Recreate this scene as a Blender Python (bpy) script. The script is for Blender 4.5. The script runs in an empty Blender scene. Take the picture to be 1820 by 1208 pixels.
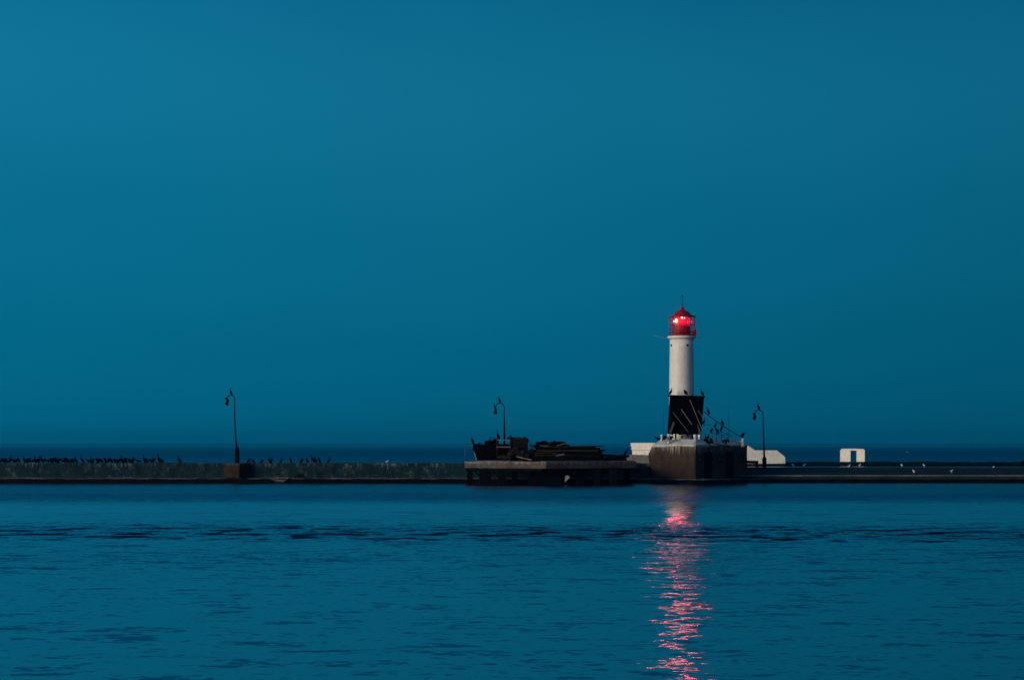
import bpy, bmesh, math, random
from mathutils import Vector, Matrix
R = math.radians
PI = math.pi
S = bpy.context.scene
COL = S.collection
rnd = random.Random(7)

# ------------------------------------------------------------------ camera
F, CX, HZ, CAMH = 4800.0, 910.0, 784.0, 6.1          # focal length in photo pixels, principal column, horizon row, eye height
cam_d = bpy.data.cameras.new('camera')
cam = bpy.data.objects.new('camera', cam_d)
COL.objects.link(cam)
cam_d.sensor_width = 36.0
cam_d.lens = 36.0 * F / 1820.0
cam_d.shift_y = (HZ - 604.0) / 1820.0
cam_d.clip_start = 1.0
cam_d.clip_end = 40000.0
cam.location = (0, 0, CAMH)
cam.rotation_euler = (R(90), 0, 0)
S.camera = cam

# ------------------------------------------------------------------ world: dusk sky
SUN_AZ, SUN_EL = 56.0, 12.0        # last glow: from the left and a little behind the camera
W = bpy.data.worlds.new('World')
S.world = W
W.use_nodes = True
nt = W.node_tree
for n in list(nt.nodes):
    nt.nodes.remove(n)
out = nt.nodes.new('ShaderNodeOutputWorld')
bg = nt.nodes.new('ShaderNodeBackground')
bg.inputs['Strength'].default_value = 1.0
tc = nt.nodes.new('ShaderNodeTexCoord')
sep = nt.nodes.new('ShaderNodeSeparateXYZ')
nt.links.new(tc.outputs['Generated'], sep.inputs[0])
nz = nt.nodes.new('ShaderNodeTexNoise')
nz.inputs['Scale'].default_value = 5.0
nz.inputs['Detail'].default_value = 3.0
nt.links.new(tc.outputs['Generated'], nz.inputs['Vector'])
nzf = nt.nodes.new('ShaderNodeMath'); nzf.operation = 'MULTIPLY_ADD'
nzf.inputs[1].default_value = 0.05; nzf.inputs[2].default_value = -0.025
nt.links.new(nz.outputs['Fac'], nzf.inputs[0])
el = nt.nodes.new('ShaderNodeMath'); el.operation = 'ADD'
nt.links.new(sep.outputs['Z'], el.inputs[0]); nt.links.new(nzf.outputs[0], el.inputs[1])
rp = nt.nodes.new('ShaderNodeValToRGB')
rp.color_ramp.interpolation = 'EASE'
els = rp.color_ramp.elements
els[0].position = 0.0;  els[0].color = (0.001, 0.102, 0.188, 1)
els[1].position = 1.0;  els[1].color = (0.001, 0.050, 0.140, 1)
for p, c in ((0.03, (0.001, 0.116, 0.210, 1)), (0.07, (0.0022, 0.132, 0.238, 1)), (0.13, (0.0045, 0.150, 0.268, 1)), (0.22, (0.001, 0.096, 0.220, 1)), (0.5, (0.001, 0.070, 0.19, 1))):
    e = els.new(p); e.color = c
nt.links.new(el.outputs[0], rp.inputs[0])
# brighter toward the west (left), duller toward the east
azm = nt.nodes.new('ShaderNodeMath'); azm.operation = 'MULTIPLY_ADD'
azm.inputs[1].default_value = -0.85; azm.inputs[2].default_value = 1.0
nt.links.new(sep.outputs['X'], azm.inputs[0])
azc = nt.nodes.new('ShaderNodeClamp'); azc.inputs['Min'].default_value = 0.78; azc.inputs['Max'].default_value = 1.2
nt.links.new(azm.outputs[0], azc.inputs[0])
mul = nt.nodes.new('ShaderNodeVectorMath'); mul.operation = 'SCALE'
nt.links.new(rp.outputs['Color'], mul.inputs[0]); nt.links.new(azc.outputs[0], mul.inputs['Scale'])
sky = nt.nodes.new('ShaderNodeTexSky')
sky.sky_type = 'NISHITA'; sky.sun_disc = False
sky.sun_elevation = R(1.0); sky.sun_rotation = R(180 + SUN_AZ)
sky.ozone_density = 6.0
tint = nt.nodes.new('ShaderNodeVectorMath'); tint.operation = 'MULTIPLY'
tint.inputs[1].default_value = (0.0, 0.004, 0.006)
nt.links.new(sky.outputs[0], tint.inputs[0])
add = nt.nodes.new('ShaderNodeVectorMath'); add.operation = 'ADD'
nt.links.new(mul.outputs[0], add.inputs[0]); nt.links.new(tint.outputs[0], add.inputs[1])
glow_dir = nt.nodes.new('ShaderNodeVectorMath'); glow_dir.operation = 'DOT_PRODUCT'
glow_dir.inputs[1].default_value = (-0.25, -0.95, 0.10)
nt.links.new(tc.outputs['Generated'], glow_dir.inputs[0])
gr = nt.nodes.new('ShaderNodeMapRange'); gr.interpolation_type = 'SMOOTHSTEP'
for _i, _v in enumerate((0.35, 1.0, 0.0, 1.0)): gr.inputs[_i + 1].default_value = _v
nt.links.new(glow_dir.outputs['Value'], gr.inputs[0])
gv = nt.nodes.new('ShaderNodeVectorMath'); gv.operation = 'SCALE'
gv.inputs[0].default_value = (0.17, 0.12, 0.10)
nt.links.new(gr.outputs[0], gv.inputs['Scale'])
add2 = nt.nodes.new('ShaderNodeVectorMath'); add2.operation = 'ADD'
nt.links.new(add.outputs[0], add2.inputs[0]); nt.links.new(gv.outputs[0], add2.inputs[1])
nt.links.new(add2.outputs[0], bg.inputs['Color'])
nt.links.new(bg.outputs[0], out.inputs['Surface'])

# ------------------------------------------------------------------ sun (afterglow)
sd = bpy.data.lights.new('sun', 'SUN')
sd.energy = 2.1
sd.color = (1.0, 0.85, 0.66)
sd.angle = R(26)
sun = bpy.data.objects.new('sun', sd)
COL.objects.link(sun)
_a = R(SUN_AZ); _e = R(SUN_EL)
to_sun = Vector((-math.sin(_a) * math.cos(_e), -math.cos(_a) * math.cos(_e), math.sin(_e)))
sun.rotation_euler = to_sun.to_track_quat('Z', 'Y').to_euler()

S.view_settings.view_transform = 'Standard'
S.view_settings.look = 'None'
S.view_settings.exposure = 0.0
S.view_settings.gamma = 1.0
S.cycles.use_denoising = True
S.cycles.max_bounces = 6
S.cycles.transparent_max_bounces = 16
S.cycles.sample_clamp_indirect = 4.0
S.cycles.volume_bounces = 0

# ------------------------------------------------------------------ helpers
def P(px, py, Y):
    """world point seen at a photo pixel at depth Y"""
    return Vector(((px - CX) / F * Y, Y, CAMH - (py - HZ) / F * Y))
def X(px, Y): return (px - CX) / F * Y
def Z(py, Y): return CAMH - (py - HZ) / F * Y

def thing(name, label, cat, loc=(0, 0, 0), group=None, rotz=0.0):
    o = bpy.data.objects.new(name, None)
    o.empty_display_size = 0.3
    COL.objects.link(o)
    o.location = loc
    o.rotation_euler = (0, 0, rotz)
    tag(o, label, cat, group)
    return o
def tag(o, label=None, cat=None, group=None, kind=None):
    if label: o['label'] = label
    if cat: o['category'] = cat
    if group: o['group'] = group
    if kind: o['kind'] = kind
    return o

class MB:
    """collects shapes (world coordinates) into one mesh"""
    def __init__(self): self.v = []; self.f = []; self.smooth = []
    def add(self, vs, fs, smooth=False):
        b = len(self.v)
        self.v += [Vector(q) for q in vs]
        for f in fs:
            self.f.append([b + i for i in f]); self.smooth.append(smooth)
    def box(self, c, s, rz=0, m=None):
        c = Vector(c); hx, hy, hz = s[0] / 2, s[1] / 2, s[2] / 2
        vs = [Vector((x, y, z)) for x in (-hx, hx) for y in (-hy, hy) for z in (-hz, hz)]
        M = m if m is not None else Matrix.Rotation(rz, 3, 'Z')
        vs = [M @ q + c for q in vs]
        self.add(vs, [(0, 1, 3, 2), (4, 6, 7, 5), (0, 4, 5, 1), (2, 3, 7, 6), (0, 2, 6, 4), (1, 5, 7, 3)])
    def bar(self, a, b, w, h=None, up=(0, 0, 1)):
        a, b = Vector(a), Vector(b); h = h or w
        d = (b - a); L = d.length; d.normalize()
        u = Vector(up)
        if abs(d.dot(u)) > 0.98: u = Vector((0, 1, 0))
        s = d.cross(u).normalized(); u = s.cross(d).normalized()
        M = Matrix((d, s, u)).transposed()
        self.box((a + b) / 2, (L, w, h), m=M)
    def tube(self, pts, rad, n=8, cap=True, smooth=True, flat=1.0):
        pts = [Vector(p) for p in pts]
        if not hasattr(rad, '__len__'): rad = [rad] * len(pts)
        vs, fs = [], []
        t0 = (pts[1] - pts[0]).normalized()
        u = Vector((0, 1, 0)) if abs(t0.y) < 0.9 else Vector((1, 0, 0))
        for i, p in enumerate(pts):
            t = (pts[min(i + 1, len(pts) - 1)] - pts[max(i - 1, 0)]).normalized()
            s = t.cross(u).normalized(); u2 = s.cross(t).normalized()
            for k in range(n):
                a = 2 * PI * k / n
                vs.append(p + s * math.cos(a) * rad[i] + u2 * math.sin(a) * rad[i] * flat)
        for i in range(len(pts) - 1):
            for k in range(n):
                k2 = (k + 1) % n
                fs.append((i * n + k, i * n + k2, (i + 1) * n + k2, (i + 1) * n + k))
        if cap:
            fs.append(tuple(range(n - 1, -1, -1)))
            fs.append(tuple(range((len(pts) - 1) * n, len(pts) * n)))
        self.add(vs, fs, smooth)
    def lathe(self, c, prof, n=32, smooth=True, a0=0.0):
        c = Vector(c); vs, fs = [], []
        for r, z in prof:
            for k in range(n):
                a = a0 + 2 * PI * k / n
                vs.append(c + Vector((r * math.cos(a), r * math.sin(a), z)))
        for i in range(len(prof) - 1):
            for k in range(n):
                k2 = (k + 1) % n
                fs.append((i * n + k, i * n + k2, (i + 1) * n + k2, (i + 1) * n + k))
        if prof[0][0] > 1e-4: fs.append(tuple(range(n - 1, -1, -1)))
        if prof[-1][0] > 1e-4: fs.append(tuple(range((len(prof) - 1) * n, len(prof) * n)))
        self.add(vs, fs, smooth)
    def prism(self, poly, z0, z1):
        n = len(poly)
        vs = [Vector((x, y, z0)) for x, y in poly] + [Vector((x, y, z1)) for x, y in poly]
        fs = [tuple(range(n - 1, -1, -1)), tuple(range(n, 2 * n))]
        fs += [(i, (i + 1) % n, n + (i + 1) % n, n + i) for i in range(n)]
        self.add(vs, fs)
    def loft(self, rings, close_ring=True, cap=True, smooth=False):
        n = len(rings[0]); vs = [q for r in rings for q in r]; fs = []
        for i in range(len(rings) - 1):
            for k in range(n if close_ring else n - 1):
                k2 = (k + 1) % n
                fs.append((i * n + k, i * n + k2, (i + 1) * n + k2, (i + 1) * n + k))
        if cap:
            fs.append(tuple(range(n - 1, -1, -1)))
            fs.append(tuple(range((len(rings) - 1) * n, len(rings) * n)))
        self.add(vs, fs, smooth)
    def quadslab(self, corners, t):
        """a flat panel given by four world corners, with thickness t away from the camera"""
        c = [Vector(q) for q in corners]; nrm = (c[1] - c[0]).cross(c[3] - c[0]).normalized()
        if nrm.y < 0: nrm = -nrm
        vs = c + [q + nrm * t for q in c]
        self.add(vs, [(0, 1, 2, 3), (7, 6, 5, 4), (0, 4, 5, 1), (1, 5, 6, 2), (2, 6, 7, 3), (3, 7, 4, 0)])
    def build(self, name, mat, parent=None, bevel=0.0):
        base = Vector((0, 0, 0)); inv = Matrix.Identity(4)
        if parent is not None:
            q = parent; chain = Matrix.Identity(4)
            while q is not None:
                chain = (Matrix.Translation(q.location) @ q.rotation_euler.to_matrix().to_4x4()) @ chain
                q = q.parent
            inv = chain.inverted()
        me = bpy.data.meshes.new(name)
        me.from_pydata([inv @ q for q in self.v], [], self.f)
        bm = bmesh.new(); bm.from_mesh(me)
        for f, s in zip(bm.faces, self.smooth): f.smooth = s
        bmesh.ops.recalc_face_normals(bm, faces=bm.faces)
        if bevel > 0:
            es = [e for e in bm.edges if len(e.link_faces) == 2 and e.calc_face_angle(0) > 0.6]
            bmesh.ops.bevel(bm, geom=es, offset=bevel, segments=1, affect='EDGES', clamp_overlap=True)
        bm.to_mesh(me); bm.free()
        me.materials.append(mat)
        o = bpy.data.objects.new(name, me)
        COL.objects.link(o)
        if parent is not None: o.parent = parent
        return o
def rejit(mb, amt, seed=0):
    r = random.Random(seed)
    for q in mb.v:
        q.x += r.uniform(-amt, amt); q.y += r.uniform(-amt, amt); q.z += r.uniform(-amt, amt)

def copy_tree(o, parent=None):
    c = o.copy(); COL.objects.link(c); c.parent = parent
    for ch in list(o.children): copy_tree(ch, c)
    return c

# ------------------------------------------------------------------ materials
class NB:
    def __init__(self, name):
        self.m = bpy.data.materials.new(name); self.m.use_nodes = True
        self.t = self.m.node_tree
        self.b = self.t.nodes['Principled BSDF']
        self.geo = None
    def pos(self, scale=(1, 1, 1)):
        if self.geo is None: self.geo = self.t.nodes.new('ShaderNodeNewGeometry')
        mp = self.t.nodes.new('ShaderNodeMapping'); mp.vector_type = 'POINT'
        mp.inputs['Scale'].default_value = scale
        self.t.links.new(self.geo.outputs['Position'], mp.inputs['Vector'])
        return mp.outputs[0]
    def noise(self, scale, det=4, rough=0.6, vec=None, dist=0.0):
        n = self.t.nodes.new('ShaderNodeTexNoise')
        n.inputs['Scale'].default_value = scale; n.inputs['Detail'].default_value = det
        n.inputs['Roughness'].default_value = rough; n.inputs['Distortion'].default_value = dist
        if vec is not None: self.t.links.new(vec, n.inputs['Vector'])
        return n.outputs['Fac']
    def ramp(self, fac, stops):
        r = self.t.nodes.new('ShaderNodeValToRGB')
        e = r.color_ramp.elements
        for i, (p, c) in enumerate(stops):
            if not hasattr(c, '__len__'): c = (c, c, c)
            c = tuple(c) + (1,)
            if i < 2: e[i].position = p; e[i].color = c
            else: q = e.new(p); q.color = c
        self.t.links.new(fac, r.inputs[0])
        return r.outputs['Color']
    def mix(self, fac, a, b, mode='MIX'):
        n = self.t.nodes.new('ShaderNodeMix'); n.data_type = 'RGBA'; n.blend_type = mode
        for s, v in ((n.inputs[0], fac), (n.inputs[6], a), (n.inputs[7], b)):
            if isinstance(v, (int, float)): s.default_value = v
            elif isinstance(v, tuple): s.default_value = v + (1,) if len(v) == 3 else v
            else: self.t.links.new(v, s)
        return n.outputs[2]
    def math(self, op, a, b=0.0, c=0.0):
        n = self.t.nodes.new('ShaderNodeMath'); n.operation = op
        for i, v in enumerate((a, b, c)):
            if isinstance(v, (int, float)): n.inputs[i].default_value = v
            else: self.t.links.new(v, n.inputs[i])
        return n.outputs[0]
    def maprange(self, v, a, b, c=0.0, d=1.0, smooth=True):
        n = self.t.nodes.new('ShaderNodeMapRange')
        if smooth: n.interpolation_type = 'SMOOTHSTEP'
        self.t.links.new(v, n.inputs[0])
        for i, q in enumerate((a, b, c, d)): n.inputs[i + 1].default_value = q
        return n.outputs[0]
    def sep(self):
        if self.geo is None: self.geo = self.t.nodes.new('ShaderNodeNewGeometry')
        s = self.t.nodes.new('ShaderNodeSeparateXYZ')
        self.t.links.new(self.geo.outputs['Position'], s.inputs[0])
        return s.outputs
    def bump(self, h, strength, dist, prev=None):
        n = self.t.nodes.new('ShaderNodeBump')
        if isinstance(strength, (int, float)): n.inputs['Strength'].default_value = strength
        else: self.t.links.new(strength, n.inputs['Strength'])
        n.inputs['Distance'].default_value = dist
        self.t.links.new(h, n.inputs['Height'])
        if prev is not None: self.t.links.new(prev, n.inputs['Normal'])
        return n.outputs[0]
    def set(self, name, v):
        s = self.b.inputs[name]
        if isinstance(v, (int, float)): s.default_value = v
        elif isinstance(v, tuple): s.default_value = v + (1,) if len(v) == 3 else v
        else: self.t.links.new(v, s)

def paint(name, col, rough=0.6, var=0.25, metal=0.0, scale=1.2, dirt=None, dirt_amt=0.45):
    n = NB(name)
    a = n.noise(scale, 5, 0.65, n.pos())
    lo = tuple(c * (1 - var) for c in col); hi = tuple(min(1, c * (1 + var)) for c in col)
    c = n.ramp(a, [(0.3, lo), (0.7, hi)])
    if dirt:
        d = n.noise(2.0, 6, 0.7, n.pos((1.6, 1.6, 0.35)))
        c = n.mix(n.ramp(d, [(dirt_amt, 0.0), (dirt_amt + 0.18, 1.0)]), c, dirt)
    n.set('Base Color', c); n.set('Roughness', rough); n.set('Metallic', metal)
    if max(col) < 0.05: n.set('Specular IOR Level', 0.0)
    n.t.links.new(n.bump(n.noise(9, 4, 0.6, n.pos()), 0.4, 0.02), n.b.inputs['Normal'])
    return n.m

def concrete(name, lo, hi, pale, streak_from, streak_len, pale_amt=0.55, tide=None, rust=None, patch=0.58, joints=None, drip=0.34):
    """weathered concrete: mottling, pale droppings running down from the top edge, patches, wet dark foot"""
    n = NB(name)
    base = n.ramp(n.noise(0.55, 7, 0.7, n.pos()), [(0.32, lo), (0.68, hi)])
    fine = n.noise(3.0, 6, 0.75, n.pos())
    base = n.mix(n.ramp(fine, [(0.35, 0.0), (0.75, 0.55)]), base, tuple(c * 0.45 for c in lo))
    if rust:
        rn = n.noise(0.9, 4, 0.6, n.pos((1.2, 1.2, 0.25)))
        base = n.mix(n.ramp(rn, [(0.5, 0.0), (0.62, 0.8)]), base, rust)
    x, y, z = n.sep()
    st = n.noise(1.0, 5, 0.75, n.pos((2.6, 2.6, 0.16)))
    fade = n.maprange(z, streak_from - streak_len, streak_from, 0.0, 1.0)
    k = n.math('ADD', st, n.math('MULTIPLY', fade, drip))
    macro = n.ramp(n.noise(0.13, 3, 0.6, n.pos((1, 1, 0.3))), [(0.40, 0.25), (0.60, 1.0)])
    smask = n.math('MULTIPLY', n.ramp(k, [(0.72, 0.0), (0.86, pale_amt)]), macro)
    base = n.mix(smask, base, pale)
    pt = n.noise(1.1, 7, 0.8, n.pos((1.1, 1.1, 0.9)), dist=0.15)
    base = n.mix(n.math('MULTIPLY', n.ramp(pt, [(patch, 0.0), (patch + 0.16, 0.5)]), macro), base, pale)
    if joints:
        w = n.math('FRACT', n.math('DIVIDE', x, joints))
        j = n.math('LESS_THAN', w, 0.02)
        base = n.mix(n.math('MULTIPLY', j, 0.8), base, tuple(c * 0.25 for c in lo))
    if tide is not None:
        wob = n.math('MULTIPLY_ADD', n.noise(0.5, 4, 0.6, n.pos((1, 1, 0.01))), 0.35, -0.17)
        tz = n.math('ADD', z, wob)
        t = n.maprange(tz, tide - 0.07, tide + 0.07, 1.0, 0.0)
        base = n.mix(t, base, (0.0015, 0.002, 0.0035))
        n.set('Roughness', n.math('MULTIPLY_ADD', t, -0.35, 0.9))
    else:
        n.set('Roughness', 0.9)
    n.set('Base Color', base); n.set('Specular IOR Level', 0.06)
    n.t.links.new(n.bump(n.noise(2.2, 7, 0.75, n.pos()), 0.7, 0.08), n.b.inputs['Normal'])
    return n.m

M = {}
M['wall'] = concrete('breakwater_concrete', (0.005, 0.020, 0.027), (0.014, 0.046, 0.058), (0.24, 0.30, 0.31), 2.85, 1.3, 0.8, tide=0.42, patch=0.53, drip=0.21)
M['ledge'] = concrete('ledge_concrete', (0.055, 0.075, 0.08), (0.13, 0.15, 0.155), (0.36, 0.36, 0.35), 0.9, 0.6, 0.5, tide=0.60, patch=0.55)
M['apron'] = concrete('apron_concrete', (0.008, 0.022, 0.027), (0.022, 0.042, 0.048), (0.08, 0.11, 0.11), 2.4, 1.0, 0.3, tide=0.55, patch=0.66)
M['deck'] = concrete('deck_concrete', (0.065, 0.062, 0.056), (0.13, 0.12, 0.11), (0.34, 0.32, 0.29), 3.4, 1.2, 0.6, rust=(0.09, 0.042, 0.032), patch=0.565)
M['pier'] = concrete('pier_concrete', (0.036, 0.029, 0.023), (0.082, 0.064, 0.050), (0.40, 0.37, 0.34), 6.0, 3.4, 0.75, tide=0.62, rust=(0.07, 0.038, 0.030), patch=0.66)
M['buttress'] = concrete('buttress_concrete', (0.016, 0.014, 0.013), (0.042, 0.035, 0.031), (0.24, 0.23, 0.21), 2.9, 1.2, 0.7, rust=(0.06, 0.035, 0.026), patch=0.60)
M['guano'] = paint('droppings_crust', (0.50, 0.50, 0.47), 0.9, 0.3, scale=1.5, dirt=(0.16, 0.16, 0.15), dirt_amt=0.55)
M['wet'] = concrete('wet_pile_concrete', (0.0015, 0.002, 0.003), (0.005, 0.006, 0.008), (0.012, 0.014, 0.016), 3, 1, 0.2, tide=0.5, patch=0.7)
M['white'] = paint('tower_white', (0.76, 0.74, 0.68), 0.55, 0.06, scale=0.8, dirt=(0.52, 0.48, 0.40), dirt_amt=0.54)
M['whitewash'] = paint('whitewashed_concrete', (0.80, 0.76, 0.68), 0.8, 0.1, scale=0.6, dirt=(0.50, 0.45, 0.38), dirt_amt=0.52)
M['red'] = paint('signal_red', (0.30, 0.0015, 0.018), 0.6, 0.15, scale=2)
M['black'] = paint('black_board', (0.0015, 0.0015, 0.002), 0.7, 0.5, scale=2.2)
M['iron'] = paint('dark_iron', (0.006, 0.006, 0.008), 0.6, 0.4, scale=3)
M['post'] = paint('weathered_post', (0.06, 0.055, 0.05), 0.7, 0.4, scale=3)
M['steel_pale'] = paint('pale_steel', (0.30, 0.29, 0.30), 0.5, 0.3, scale=4)
M['steel_mid'] = paint('grey_steel', (0.06, 0.06, 0.075), 0.5, 0.3, scale=4)
M['wood_dark'] = paint('dark_wet_timber', (0.006, 0.005, 0.005), 0.85, 0.5, scale=2.5)
M['wood_mid'] = paint('brown_timber', (0.032, 0.026, 0.020), 0.85, 0.45, scale=2.5)
M['wood_pale'] = paint('bleached_timber', (0.16, 0.14, 0.11), 0.85, 0.35, scale=2.5)
M['hull'] = paint('tarred_hull', (0.003, 0.003, 0.004), 0.6, 0.4, scale=2)
M['stem'] = paint('pale_stem_paint', (0.34, 0.26, 0.25), 0.6, 0.3, scale=4)
M['rust'] = paint('rusty_plate', (0.022, 0.018, 0.014), 0.85, 0.5, scale=1.6, dirt=(0.035, 0.04, 0.04), dirt_amt=0.55)
M['rope'] = paint('dark_rope', (0.006, 0.006, 0.008), 0.9, 0.3, scale=6)
M['blue'] = paint('blue_paint', (0.02, 0.14, 0.34), 0.5, 0.2, scale=3)
M['rubber'] = paint('tyre_rubber', (0.012, 0.012, 0.013), 0.8, 0.3, scale=3)
M['roundel'] = paint('dull_red_disc', (0.085, 0.022, 0.028), 0.8, 0.35, scale=3)
M['opening_shade'] = paint('doorway_shade', (0.006, 0.006, 0.008), 0.95, 0.2)
M['rubble'] = concrete('rubble_stone', (0.14, 0.125, 0.105), (0.34, 0.30, 0.25), (0.5, 0.47, 0.42), 3, 2, 0.4, patch=0.6)
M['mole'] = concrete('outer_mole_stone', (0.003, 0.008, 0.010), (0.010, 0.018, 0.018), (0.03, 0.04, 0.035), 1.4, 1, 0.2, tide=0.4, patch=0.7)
M['cormorant'] = paint('cormorant_plumage', (0.003, 0.003, 0.005), 0.7, 0.4, scale=9)
M['gull'] = paint('gull_plumage', (0.90, 0.90, 0.84), 0.7, 0.1, scale=9)
M['wing'] = paint('gull_wing_grey', (0.5, 0.52, 0.5), 0.7, 0.1, scale=9)
M['bill'] = paint('gull_bill', (0.5, 0.3, 0.05), 0.5, 0.1)

def emitter(name, col, strength):
    n = NB(name)
    n.set('Base Color', (0.3, 0.01, 0.02))
    n.set('Emission Color', col); n.set('Emission Strength', strength)
    return n.m
M['lamp'] = emitter('red_lamp', (1.0, 0.16, 0.10), 16.0)
M['lamp_small'] = emitter('red_lamp_small', (1.0, 0.13, 0.10), 11.0)
M['lamp_dim'] = emitter('red_lamp_dim', (1.0, 0.03, 0.14), 1.1)
def lit_glass(name):
    """lens glass, filled with the red light of the lamps behind it"""
    m = bpy.data.materials.new(name); m.use_nodes = True; t = m.node_tree
    for n in list(t.nodes): t.nodes.remove(n)
    o = t.nodes.new('ShaderNodeOutputMaterial'); mx = t.nodes.new('ShaderNodeMixShader')
    tr = t.nodes.new('ShaderNodeBsdfTransparent'); tr.inputs[0].default_value = (1, 0.75, 0.8, 1)
    tl = t.nodes.new('ShaderNodeBsdfTranslucent'); tl.inputs[0].default_value = (0.9, 0.12, 0.2, 1)
    mx.inputs[0].default_value = 0.45
    t.links.new(tr.outputs[0], mx.inputs[1]); t.links.new(tl.outputs[0], mx.inputs[2]); t.links.new(mx.outputs[0], o.inputs[0])
    return m
M['lens'] = emitter('lens_glow', (1.0, 0.004, 0.06), 0.95)  # lens emits by itself, standing in for lamp light filling the glass
def glass(name, tintc, gl=0.12, diff=0.12):
    m = bpy.data.materials.new(name); m.use_nodes = True; t = m.node_tree
    for n in list(t.nodes): t.nodes.remove(n)
    o = t.nodes.new('ShaderNodeOutputMaterial'); mx = t.nodes.new('ShaderNodeMixShader'); mx2 = t.nodes.new('ShaderNodeMixShader')
    tr = t.nodes.new('ShaderNodeBsdfTransparent'); tr.inputs[0].default_value = tintc + (1,)
    g = t.nodes.new('ShaderNodeBsdfGlossy'); g.inputs['Roughness'].default_value = 0.3
    d = t.nodes.new('ShaderNodeBsdfTranslucent'); d.inputs[0].default_value = (0.55, 0.45, 0.5, 1)
    mx.inputs[0].default_value = gl; mx2.inputs[0].default_value = diff
    t.links.new(tr.outputs[0], mx.inputs[1]); t.links.new(g.outputs[0], mx.inputs[2])
    t.links.new(mx.outputs[0], mx2.inputs[1]); t.links.new(d.outputs[0], mx2.inputs[2]); t.links.new(mx2.outputs[0], o.inputs[0])
    return m
M['glass'] = glass('lantern_glass', (0.90, 0.80, 0.86), 0.004, 0.10)

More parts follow.
